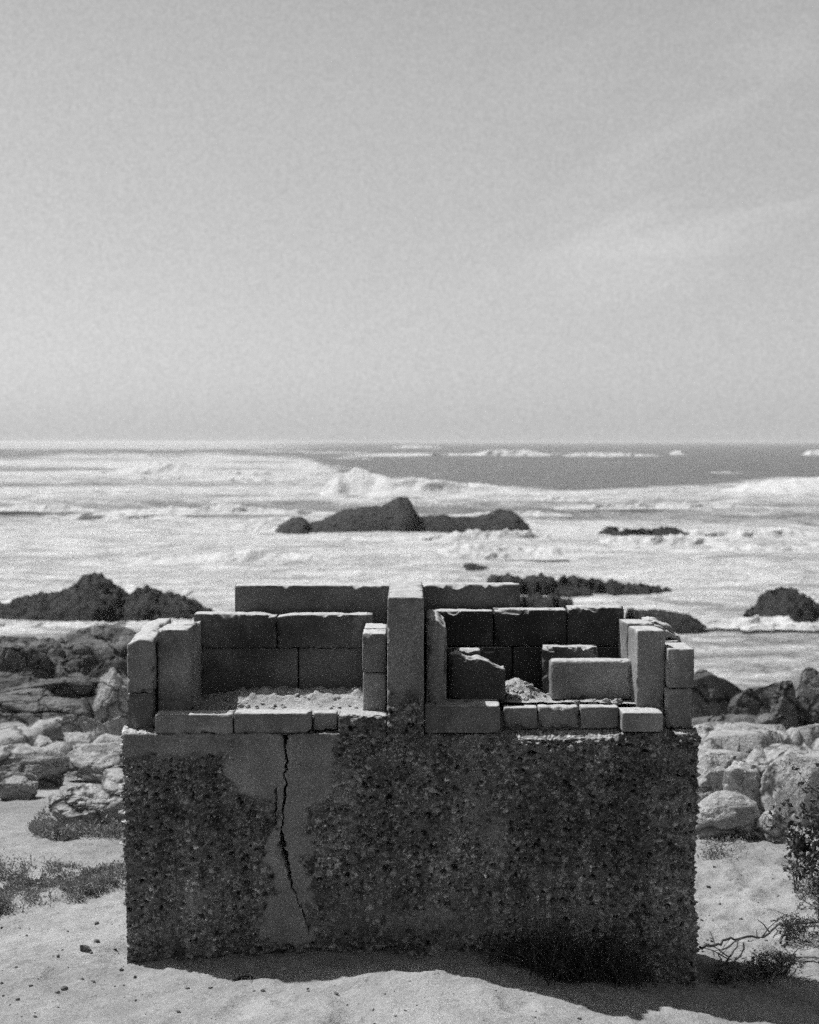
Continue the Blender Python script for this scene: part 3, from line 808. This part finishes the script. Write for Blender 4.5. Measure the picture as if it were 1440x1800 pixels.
sea_rock('low broken black reef just behind the right back wall',
         [(862, 1030), (872, 1018), (884, 1022), (900, 1020), (930, 1024), (960, 1020), (985, 1028), (1010, 1024), (1050, 1026), (1075, 1026), (1100, 1034), (1125, 1036), (1160, 1040), (1196, 1046)], 1050, 2.2, 404, .35, .55)
sea_rock('low black reef nearer than the broken one, close above the right back wall',
         [(905, 1060), (925, 1050), (950, 1046), (970, 1044), (990, 1050), (1012, 1060)], 1072, 1.0, 405, .3, .4)
sea_rock('small black rock awash above the spine wall, nearest left of the reef',
         [(814, 1006), (820, 990), (838, 992), (850, 994), (872, 1004)], 1008, 1.2, 406, .2, .5)
sea_rock('flat black rock sloping into the surf behind the right side wall',
         [(1120, 1072), (1135, 1074), (1160, 1076), (1200, 1080), (1225, 1084), (1240, 1094), (1256, 1106)], 1108, 1.4, 407, .14, .35)
sea_rock('low grey rock awash in foam, right of the long black rock',
         [(1062, 940), (1078, 930), (1095, 934), (1120, 930), (1150, 927), (1180, 930), (1215, 936), (1240, 934), (1256, 944)], 950, 2.2, 408, .4, 1.0)

# ------------------------------------------------------------------ sea
dist_rows = [(EYE - SEA) * F / q for q in np.arange(372, 3.0, -1.0)] + [7500.0, 9500.0]
dist_rows = np.array(dist_rows)
rows = []
dr = dist_rows[0] * .98
rows.append(30.0)
rows += list(dist_rows)
rows = np.array(rows)
cols = np.concatenate([-np.geomspace(.285, 3.5, 60)[::-1][:-1], np.linspace(-.285, .285, 560), np.geomspace(.285, 3.5, 60)[1:]])
R_, T_ = np.meshgrid(rows, cols, indexing='ij')
SX = (R_ * T_).ravel(); SY = (R_ - D).ravel()
p = np.stack([SX, SY, SX * 0], 1)
dd = SY + D
fade = 1 - sstep(500, 2500, dd)
near = sstep(40, 75, dd)
swell = fbm(p * np.array([.012, .055, 1]), 3, 501)
chop = fbm(p * np.array([.11, .20, 1]), 4, 505)
rid = 1 - np.abs(fbm(p * np.array([.05, .12, 1]), 4, 508))
SZ = SEA + fade * ((.10 + .60 * near) * swell + (.07 + .26 * near) * chop + (.05 + .42 * near) * (rid - .75)) 
px, py = project(SX, SY, np.full_like(SX, SEA))
bnd = np.interp(px, [560, 640, 720, 850, 950, 1050, 1200, 1350, 1440, 1700], [842, 838, 840, 850, 858, 861, 851, 840, 831, 815])
bl = 800 + 14 * fbm(np.stack([px / 160, px * 0, px * 0], 1), 3, 511)
bnd = np.where(px < 640, bl + (bnd - bl) * sstep(520, 640, px), bnd)
inside = sstep(-5, 9, py - bnd)
foam = .16 + .10 * sstep(860, 800, py) * np.clip(.4 + 1.4 * fbm(np.stack([px / 90, py / 7, px * 0], 1), 3, 515), 0, 1) + inside * .40
foam += .10 * sstep(900, 960, py) - .05 * sstep(1060, 1120, py)
foam += .25 * np.clip(swell, -1, 1) * inside
foam += .13 * sstep(560, 300, px) * sstep(786, 806, py) * (1 - inside)
foam = np.where(py < 790, .12 + .42 * sstep(860, 380, px), foam)
link_o = link('sea', np.stack([SX, SY, SZ], 1), grid_faces(len(rows), len(cols))[:, ::-1], M_sea, attrs={'foam': foam})
tag(link_o, kind='structure')

# breaking crests: ridges of white water
def breaker(pts, base_py, thick_px, seed, ragged=.35, n=260, m=40):
    """pts: (pixel x, pixel y of the crest); the ridge stands on the sea where its foot is seen"""
    c0 = at_z(720, base_py, SEA); dist = c0.y + D; s = F / dist
    xs_ = np.array([(q[0] - 720) / s for q in pts]); hs_ = np.array([(base_py - q[1]) / s for q in pts])
    if dist > 500: hs_ = hs_ * .72; ragged = ragged * .6
    Hm = hs_.max()
    X, V = np.meshgrid(np.linspace(xs_[0], xs_[-1], n), np.linspace(-1, 1, m), indexing='ij'); X = X.ravel(); V = V.ravel()
    thick = Hm * 3.0
    p_ = np.stack([X / Hm, V * 2, X * 0], 1)
    Hh = np.interp(X, xs_, hs_) * (1 + ragged * fbm(p_ * .8, 4, seed))
    prof_ = np.where(V < -.2, sstep(-1, -.2, V), sstep(1, -.2, V))
    Z = Hh * prof_ * (1 + ragged * .6 * fbm(p_ * 2.0, 4, seed + 1)) - .10 * Hm
    Y = V * thick + fbm(p_ * .5, 3, seed + 2) * thick * .5
    o = link('surf', np.stack([X, Y + c0.y, Z + SEA], 1), grid_faces(n, m), M_foam)
    tag(o, kind='structure')
breaker([(556, 866), (575, 850), (600, 828), (625, 824), (660, 832), (700, 840), (760, 838), (830, 846), (900, 856), (960, 866)], 868, 0, 601)
breaker([(40, 836), (120, 828), (220, 822), (280, 813), (320, 812), (345, 820), (380, 830)], 834, 0, 602, .2)
breaker([(600, 800), (660, 795), (720, 793), (780, 794), (830, 795), (856, 786), (900, 786), (925, 784), (950, 792), (970, 799)], 801, 0, 603)
breaker([(988, 800), (1000, 793), (1060, 792), (1100, 794), (1145, 797), (1160, 801)], 802, 0, 604)
breaker([(1176, 799), (1184, 789), (1194, 787), (1202, 799)], 799, 0, 605)
breaker([(1410, 799), (1420, 788), (1440, 787), (1470, 799)], 799, 0, 606)
breaker([(690, 785), (720, 781), (760, 783), (775, 786)], 787, 0, 607, .2)
breaker([(420, 838), (436, 830), (450, 833), (462, 838)], 839, 0, 608)
breaker([(482, 840), (492, 832), (502, 834), (512, 841)], 841, 0, 609)
rg = np.random.RandomState(11)
for k in range(46):                      # white water rolling in between the rocks
    by = 790 + 315 * rg.uniform(.10, 1) ** 1.1
    cx_ = rg.uniform(-60, 1500); wd = rg.uniform(60, 300) * (.55 + .5 * (by - 780) / 330)
    if 800 < by < 868 and cx_ > 560: continue
    if 985 < by < 1085 and 760 < cx_ + wd and cx_ - wd < 1290: continue
    hpx = rg.uniform(.25, .75) * F / ((EYE - SEA) * F / (by - 776)) 
    pts = [(cx_ - wd, by - .1 * hpx)] + [(cx_ + wd * u, by - hpx * (1 - abs(u) ** 1.6) * rg.uniform(.6, 1.1)) for u in (-.7, -.45, -.2, .05, .3, .55, .75)] + [(cx_ + wd, by - .1 * hpx)]
    breaker(pts, by, 0, 620 + k, .5, 150, 24)
for k in range(26):
    by = rg.uniform(786, 842); cx_ = rg.uniform(-40, 1480) if k % 3 else rg.uniform(-40, 620); wd = rg.uniform(14, 90)
    hpx = rg.uniform(1.2, 3.6)
    breaker([(cx_ - wd, by)] + [(cx_ + wd * u, by - hpx * rg.uniform(.25, 1.1) * (1 - abs(u) ** 2)) for u in (-.8, -.55, -.3, -.1, .15, .4, .6, .8)] + [(cx_ + wd, by)], by + .4, 0, 700 + k, .7, 90, 12)
breaker([(470, 946), (500, 942), (560, 944), (640, 943), (720, 940), (800, 934), (860, 930), (930, 932), (990, 942)], 950, 0, 680, .5)
breaker([(1050, 950), (1090, 942), (1140, 944), (1180, 938), (1230, 943), (1280, 950)], 956, 0, 681, .5)
breaker([(-40, 1094), (60, 1091), (160, 1092), (260, 1090), (340, 1086), (400, 1092)], 1098, 0, 682, .5)
breaker([(1300, 1100), (1350, 1095), (1420, 1094), (1500, 1098)], 1103, 0, 683, .5)
breaker([(1240, 862), (1300, 852), (1380, 838), (1440, 831), (1520, 822), (1640, 842)], 866, 0, 610)

# ------------------------------------------------------------------ plants
def tube(mb, pts, r0, r1, sides=5):
    pts = [Vector(q) for q in pts]; n = len(pts)
    vs = []
    for i, q in enumerate(pts):
        t = (pts[min(i + 1, n - 1)] - pts[max(i - 1, 0)]).normalized()
        a = t.cross(Vector((.3, .2, 1))).normalized(); b_ = t.cross(a)
        r = r0 + (r1 - r0) * i / (n - 1)
        for k in range(sides):
            an = 2 * PI * k / sides
            vs.append(q + a * (math.cos(an) * r) + b_ * (math.sin(an) * r))
    fs = []
    for i in range(n - 1):
        for k in range(sides):
            k2 = (k + 1) % sides
            fs.append((i * sides + k, i * sides + k2, (i + 1) * sides + k2, (i + 1) * sides + k))
    mb.add(np.array([q[:] for q in vs]), np.array(fs))

def leaves(pos, size, rng, up=.4, aspect=.5):
    """many small pointed leaves, one quad each"""
    pos = np.asarray(pos); n = len(pos)
    d = rng.normal(size=(n, 3)); d[:, 2] += up; d /= np.linalg.norm(d, axis=1, keepdims=True)
    sd = np.cross(d, rng.normal(size=(n, 3))); sd /= np.linalg.norm(sd, axis=1, keepdims=True)
    nn = np.cross(d, sd)
    l = (size * rng.uniform(.6, 1.4, n))[:, None]; w_ = l * aspect
    v_ = np.stack([pos, pos + d * l * .5 + sd * w_ * .5 + nn * l * .08, pos + d * l, pos + d * l * .5 - sd * w_ * .5 + nn * l * .08], 1)
    return v_.reshape(-1, 3), np.arange(4 * n).reshape(-1, 4)

def bush(name, label, cat, loc, rad, hgt, n_stem, n_twig, n_leaf, lsize, seed, lmat, smat, group=None, aspect=.5, r0=.006, lean=(0, 0)):
    rng = np.random.RandomState(seed)
    root = empty(name, loc); tag(root, label, cat, group)
    st, lf, lp = MB(), MB(), []
    for i in range(n_stem):
        an = rng.uniform(0, 2 * PI); rr = rad * math.sqrt(rng.uniform(.02, 1))
        tip = Vector((math.cos(an) * rr + lean[0], math.sin(an) * rr + lean[1], hgt * rng.uniform(.55, 1) * (1.05 - .5 * (rr / rad) ** 2)))
        b0 = Vector((math.cos(an) * rr * .25, math.sin(an) * rr * .25, -.03))
        pts = []
        for k in range(7):
            t = k / 6
            q = b0.lerp(tip, t) + Vector((rng.normal(), rng.normal(), rng.normal())) * (.035 * rad * 2 * math.sin(PI * t)) + Vector((0, 0, .12 * hgt * math.sin(PI * t)))
            pts.append(q)
        tube(st, pts, r0, r0 * .35)
        for j in range(n_twig):
            t = rng.uniform(.3, 1); k = min(5, int(t * 6)); q = pts[k].lerp(pts[k + 1], t * 6 - k)
            e = q + Vector((rng.normal() * .16, rng.normal() * .16, abs(rng.normal()) * .14 + .02)) * (rad + hgt) * .5
            mid = q.lerp(e, .5) + Vector((rng.normal(), rng.normal(), rng.normal())) * .015
            tube(st, [q, mid, e], r0 * .4, r0 * .15, 3)
            for l in range(n_leaf):
                u = rng.uniform(.15, 1.05)
                c = (q.lerp(mid, u * 2) if u < .5 else mid.lerp(e, u * 2 - 1)) + Vector((rng.normal(), rng.normal(), rng.normal())) * lsize * .5
                lp.append(c[:])
    st.build('branches', smat, root)
    lf.add(*leaves(lp, lsize, rng, .5, aspect))
    lf.build('foliage', lmat, root, smooth=False)
    return root

# leafy bush running off the right edge
bx = at(1496, 1500, .75)
bush('leafy_bush', 'dark leafy bush running off the right edge of the picture', 'bush', (bx.x, .75, gz(bx.x, .75)), .30, .80, 26, 15, 16, .026, 701, M_leaf, M_twig, aspect=.6, lean=(.02, 0))
bx2 = on_ground(1486, 1668)
bush('low_shrub', 'fine-leaved low shrub at the right edge below the leafy bush', 'shrub', bx2, .26, .34, 26, 12, 16, .016, 702, M_leafpale, M_twig, aspect=.35, r0=.004)
for i, (a_, b_, rr, hh_, sd, lb) in enumerate([
        (1372, 1712, .10, .10, 703, 'small creeping plant on the sand between the dry branches, nearest the right edge'),
        (1330, 1716, .09, .07, 704, 'small creeping plant in the middle of the dry branches'),
        (1290, 1722, .09, .06, 705, 'small creeping plant by the right foot of the barbecue'),
        (1404, 1652, .11, .11, 706, 'small dark plant growing under the low shrub')]):
    q = on_ground(a_, b_)
    bush('creeping_plant', lb, 'plant', q, rr, hh_, 16, 7, 9, .011, sd, M_leafpale if i < 3 else M_leaf, M_twig, 'creeping plants right of the barbecue', .4, .0022)
q = on_ground(1400, 1560)
bush('spiky_sprout', 'thin upright sprout standing on the sand left of the leafy bush', 'plant', q, .035, .16, 6, 4, 6, .03, 707, M_leaf, M_twig, aspect=.16, r0=.003)

# scrub: low plants left of the barbecue
def cover(name, label, region, n, size, seed, mat, hmax, dens=None):
    """region(px, py) -> density; countless small leaves on the ground"""
    rng = np.random.RandomState(seed)
    (ax, bx_, ay, by_), dens = region
    pos = np.stack([rng.uniform(ax, bx_, n * 8), rng.uniform(ay, by_, n * 8)], 1)
    pos = pos[rng.rand(len(pos)) < dens(pos[:, 0], pos[:, 1])][:n]
    # exact ground hits, vectorised
    u = (pos[:, 0] - W / 2) / F; vv = (H / 2 - pos[:, 1]) / F
    ry, rz = cp + vv * sp, vv * cp - sp
    kk = np.full(len(pos), 3.0)
    for it in range(400):
        zz = EYE + rz * kk; g = ground_z(u * kk, ry * kk - D, False)
        kk = kk + np.maximum(zz - g, 0) / np.abs(rz) * .35
    X, Y = u * kk, ry * kk - D; G = ground_z(X, Y)
    cl = np.clip(.5 + fbm(np.stack([X * 3.2, Y * 3.2, X * 0], 1), 3, seed) * 1.1, .05, 1)
    mb = MB()
    hz_ = rng.uniform(0, 1, len(X)) ** 1.3 * hmax * cl
    mb.add(*leaves(np.stack([X, Y, G + hz_], 1), size, rng, .9, .34))
    for i in np.nonzero(rng.rand(len(X)) < .08)[0]:
        tube(mb, [(X[i], Y[i], G[i] - .01), (X[i] + rng.normal() * .01, Y[i] + rng.normal() * .01, G[i] + hz_[i])], .0018, .001, 3)
    o = mb.build(name, mat, smooth=False)
    tag(o, label, 'scrub', kind='stuff')
def nz2(a_, b_, s_, seed): return fbm(np.stack([a_ / s_, b_ / s_ * 2.2, a_ * 0], 1), 3, seed)
def d1f(a_, b_):
    edge = np.clip((1622 - a_ * .30 - b_ + 10 * nz2(a_, b_, 40, 3)) / 10, 0, 1) * np.clip((b_ - 1510 - a_ * .06 - 12 * nz2(a_, b_, 30, 4)) / 14, 0, 1)
    bare = np.clip(.62 + 1.5 * nz2(a_, b_, 32, 5) - .55 * np.exp(-((a_ - 105) / 60) ** 2 - ((b_ - 1578) / 16) ** 2), .03, 1)
    return edge * bare
cover('scrub', 'low grey-green scrub covering the sand left of the barbecue', ((-70, 222, 1500, 1625), d1f), 17000, .015, 711, M_leafpale, .075)
def d2f(a_, b_):
    return np.clip(1.2 - ((a_ - 150) / 120) ** 2 + 1.8 * nz2(a_, b_, 40, 6), 0, 1) * np.clip((b_ - 1444 + 8 * nz2(a_, b_, 25, 8)) / 8, 0, 1) * np.clip((1478 - b_) / 6, 0, 1)
cover('scrub', 'strip of dark scrub at the foot of the ribbed rock', ((20, 224, 1435, 1480), d2f), 7000, .022, 712, M_leafpale, .11)
def d3f(a_, b_): return np.exp(-((a_ - 1255) / 22) ** 2 - ((b_ - 1506) / 5) ** 2) + .5 * np.exp(-((a_ - 1362) / 10) ** 2 - ((b_ - 1474) / 6) ** 2) + .25 * np.exp(-((a_ - 1270) / 40) ** 2 - ((b_ - 1486) / 8) ** 2)
cover('scrub', 'thin patches of scrub on the sand right of the barbecue', ((1226, 1400, 1460, 1520), d3f), 1300, .016, 713, M_leafpale, .06)

# withered tuft against the front of the base
def tuft(label, cx_px, w_px, foot_py, hmax, n, seed):
    rng = np.random.RandomState(seed); mb = MB()
    a_ = at(cx_px - w_px, foot_py, -.03).x; b_ = at(cx_px + w_px, foot_py, -.03).x
    ox = (a_ + b_) / 2
    for i in range(n):
        x = ox + (b_ - a_) / 2 * np.clip(rng.normal() * .45, -1, 1); y = -.03 - abs(rng.normal()) * .05
        g = gz(x, y)
        w_ = 1 - abs((x - ox) / ((b_ - a_) / 2)) ** 1.6
        L_ = hmax * rng.uniform(.25, 1) * (.35 + .65 * w_)
        dx_, dy_ = rng.normal() * .35, -abs(rng.normal()) * .22 + .04
        pts = [Vector((x - ox, y, g - .01))]
        curl = rng.uniform(-.3, 1.3)
        for k in range(1, 6):
            t = k / 5
            pts.append(Vector((x - ox + dx_ * L_ * t * (1 + curl * t), y + dy_ * L_ * t * t - .004, g + L_ * (t - .55 * curl * t * t))))
        tube(mb, pts, .0022, .0007, 3)
    o = mb.build('grass_tuft', M_blade, smooth=True); o.location = (ox, 0, 0)
    tag(o, label, 'grass', 'withered tufts at the foot of the base')
tuft('wide dark tuft of withered grass against the right half of the base', 985, 125, 1700, .26, 620, 721)
tuft('dark straggly tuft near the right foot of the base', 1090, 60, 1720, .22, 200, 723)

# dry branches on the sand
def branch(label, pts, r0, r1, seed, mat, lift=.012):
    rng = np.random.RandomState(seed); mb = MB()
    P_ = []
    for a_, b_ in pts:
        q = on_ground(a_, b_); q.z = gz(q.x, q.y); P_.append(q + Vector((0, 0, lift + r0)))
    o0 = P_[0].copy()
    Q = []
    for i in range(len(P_) - 1):
        for k in range(5):
            q = P_[i].lerp(P_[i + 1], k / 5); q.z = max(q.z, gz(q.x, q.y) + r1)
            Q.append(q - o0 + Vector((rng.normal(), rng.normal(), rng.normal())) * .004)
    Q.append(P_[-1] - o0)
    tube(mb, Q, r0, r1, 6)
    for k in range(max(2, len(Q) // 4)):
        i = rng.randint(1, len(Q) - 1)
        e = Q[i] + Vector((rng.normal() * .06, rng.normal() * .06, rng.uniform(.0, .05)))
        tube(mb, [Q[i], Q[i].lerp(e, .5) + Vector((0, 0, .008)), e], r1 * .9, r1 * .35, 4)
    o = mb.build('dry_branch', mat); o.location = o0
    tag(o, label, 'branch', 'dry branches right of the barbecue')
branch('long curving dark branch from the barbecue foot to the low shrub', [(1230, 1674), (1262, 1667), (1292, 1661), (1340, 1648), (1368, 1639), (1390, 1637)], .006, .004, 731, M_twig)
branch('short dark branch standing up from the sand by the base foot', [(1260, 1713), (1280, 1694), (1303, 1665)], .005, .003, 732, M_twig)
branch('pale bent branch, lowest of the branches at the right', [(1355, 1736), (1362, 1716), (1386, 1693), (1410, 1690), (1445, 1691)], .006, .004, 733, M_drywood)
branch('dark forked branch under the low shrub at the right edge', [(1374, 1664), (1380, 1646), (1392, 1632), (1445, 1627)], .006, .004, 734, M_twig)
branch('pale straight twig between the forked and the bent branch', [(1402, 1667), (1425, 1670), (1448, 1673)], .004, .003, 735, M_drywood)
branch('thin pale twig lying in the shade right of the base', [(1335, 1752), (1375, 1764), (1412, 1778)], .003, .002, 736, M_drywood)
branch('thin dark twig upper right on the sand', [(1355, 1628), (1375, 1620), (1392, 1612)], .003, .002, 737, M_twig)
branch('tiny dark twig next to the standing branch', [(1264, 1702), (1263, 1682)], .003, .002, 738, M_twig)
o = branch('dark stick lying on the sand in front of the base', [(406, 1725), (424, 1722), (444, 1721)], .005, .003, 739, M_twig, 0)

# stones on the sand
def stone(label, a_, b_, w_, h_, seed, mat=M_stone, grp=None):
    q = on_ground(a_, b_); s = F / (q.y + D)
    vv, ff = rock_shape((w_ / s / 2, w_ / s / 2 * .8, h_ / s * .75), seed, 3, cuts=9, rough=.1)
    o = link('stone', vv, ff, mat); o.location = (q.x, q.y, gz(q.x, q.y) + h_ / s * .15)
    tag(o, label, 'stone', grp)
stone('largest dark stone on the sand at the lower left', 151, 1672, 22, 13, 741)
stone('dark stone just above and right of the largest one', 170, 1659, 11, 6, 742)
stone('flat dark stone at the lower left, nearest the bottom edge', 113, 1741, 14, 7, 743)
stone('dark stone left of the scrub edge on the open sand', 170, 1626, 9, 6, 744)
stone('flat dark stone close to the left foot of the base', 214, 1706, 11, 4, 745)
stone('small dark stone below the stick', 462, 1744, 8, 5, 746)
stone('small dark stone below the left foot of the base', 238, 1720, 7, 6, 747)
stone('pale stone lying in the shade right of the base', 1393, 1763, 7, 7, 748, M_granite)
rng = np.random.RandomState(77)
protos = []
for i in range(190):
    a_, b_ = (rng.uniform(0, 220), rng.uniform(1620, 1800)) if i < 60 else ((rng.uniform(220, 1200), rng.uniform(1735, 1800)) if i < 110 else (rng.uniform(1230, 1440), rng.uniform(1520, 1740)))
    q = on_ground(a_, b_)
    if i < 3:
        vv, ff = rock_shape((1, .85, .6), 760 + i, 2, cuts=8, rough=.1)
        o = link('pebble', vv, ff, M_stone); protos.append(o)
    else:
        o = protos[i % 3].copy(); C.objects.link(o)
    s = .0022 + .0085 * rng.uniform() ** 3.2; o.scale = (s * rng.uniform(.7, 1.5), s * rng.uniform(.7, 1.3), s); o.rotation_euler = (0, 0, rng.uniform(0, 6)); o.location = (q.x, q.y, gz(q.x, q.y) + s * .25)
    tag(o, 'small grey pebble scattered on the pale sand around the barbecue', 'pebble', 'pebbles on the sand')

# ------------------------------------------------------------------ haze over the sea
hz, hf = box_grid(np.array([-9900., 9900]), np.array([-80., 9900]), np.array([-11., 3.2]))
hm = bpy.data.materials.new('sea_haze'); hm.use_nodes = True
nt = hm.node_tree; nt.nodes.clear()
vo = nt.nodes.new('ShaderNodeVolumePrincipled'); vo.inputs['Density'].default_value = .00025
vo.inputs['Color'].default_value = (.90, .90, .90, 1); vo.inputs['Anisotropy'].default_value = .2
oo = nt.nodes.new('ShaderNodeOutputMaterial'); nt.links.new(vo.outputs[0], oo.inputs['Volume'])
ho = link('haze', hz, hf, hm, smooth=False); tag(ho, 'pale sea haze over the water', 'haze', kind='stuff')

# ------------------------------------------------------------------ light
sund = Vector((-.54, .34, 1)).normalized()                 # towards the sun: behind the barbecue, to the left
EL = math.asin(sund.z); AZ = math.atan2(sund.x, sund.y)
sl = bpy.data.lights.new('sun', 'SUN'); sl.energy = 5.0; sl.angle = math.radians(.53); sl.color = (1, 1, 1)
so = bpy.data.objects.new('sun', sl); C.objects.link(so)
so.rotation_euler = sund.to_track_quat('Z', 'Y').to_euler(); so.location = (-6, 4, 12)

w = bpy.data.worlds.new('World'); bpy.context.scene.world = w; w.use_nodes = True
t = NT(w.node_tree)
sky = t.n('ShaderNodeTexSky'); sky.sky_type = 'NISHITA'; sky.sun_disc = False
sky.sun_elevation = EL; sky.sun_rotation = AZ; sky.dust_density = 2.0; sky.air_density = 1.0
bw = t.n('ShaderNodeSeparateColor'); t.t.links.new(sky.outputs[0], bw.inputs[0])   # black and white film behind a red filter
tc = t.n('ShaderNodeTexCoord').outputs['Generated']
sep = t.n('ShaderNodeSeparateXYZ'); t.t.links.new(tc, sep.inputs[0])
x_, y_, z_ = sep.outputs
ca, sa = math.cos(math.radians(17)), math.sin(math.radians(17))     # cirrus streaks rise to the right
al = t.math('ADD', t.math('MULTIPLY', x_, ca), t.math('MULTIPLY', z_, sa))
ac = t.math('SUBTRACT', t.math('MULTIPLY', z_, ca), t.math('MULTIPLY', x_, sa))
cv = t.n('ShaderNodeCombineXYZ'); t.put(cv.inputs[0], t.math('MULTIPLY', al, 4.0)); t.put(cv.inputs[1], t.math('MULTIPLY', ac, 17.0)); t.put(cv.inputs[2], y_)
cl = t.noise(cv.outputs[0], 1.0, 7, .58, .6)
cm = t.math('MULTIPLY', t.map(cl, .42, .72), t.map(x_, -.03, .22))
cm = t.math('MULTIPLY', cm, t.map(z_, .07, .12))
cm = t.math('MULTIPLY', cm, t.mixf(t.map(z_, .17, .22), 1, .5))
sky_grain = t.noise(t.scale_vec(tc, (420, 420, 470)), 1.0, 8, .95)        # fine noise added to the sky as film grain
red = t.math('MULTIPLY', t.math('POWER', t.math('DIVIDE', bw.outputs[0], 3.4), 1.5), 1.7)
red = t.math('ADD', red, t.math('MULTIPLY', t.map(z_, .20, .70, 1, 0), 3.6))      # milky sea air up to a third of the way to the zenith
low = t.math('POWER', 2.718, t.math('MULTIPLY', t.math('MAXIMUM', z_, 0), -42))      # bright salt haze low over the horizon
lum = t.math('ADD', t.math('ADD', red, t.math('MULTIPLY', low, 1.1)), t.math('MULTIPLY', cm, 1.2))
lum = t.math('MULTIPLY', lum, t.map(sky_grain, .34, .66, .82, 1.18))
bg = t.n('ShaderNodeBackground'); t.put(bg.inputs['Color'], t.grey(lum)); bg.inputs['Strength'].default_value = .105
wo = t.n('ShaderNodeOutputWorld'); t.t.links.new(bg.outputs[0], wo.inputs['Surface'])

# ------------------------------------------------------------------ camera
cd = bpy.data.cameras.new('camera'); co = bpy.data.objects.new('camera', cd); C.objects.link(co)
cd.sensor_fit = 'HORIZONTAL'; cd.sensor_width = 36; cd.lens = F / W * 36
cd.clip_start = .05; cd.clip_end = 30000
co.location = (0, -D, EYE); co.rotation_euler = (PI / 2 - PITCH, 0, 0)
cd.dof.use_dof = True; cd.dof.focus_distance = D + .05; cd.dof.aperture_fstop = 5.0
sc = bpy.context.scene
sc.camera = co
sc.view_settings.view_transform = 'Standard'; sc.view_settings.look = 'None'; sc.view_settings.gamma = 1; sc.view_settings.exposure = -.08
sc.render.engine = 'CYCLES'
sc.cycles.use_denoising = False
sc.cycles.use_adaptive_sampling = True; sc.cycles.adaptive_threshold = .15; sc.cycles.adaptive_min_samples = 22
sc.cycles.sample_clamp_indirect = 2.5
sc.cycles.max_bounces = 6; sc.cycles.volume_bounces = 4; sc.cycles.transparent_max_bounces = 6
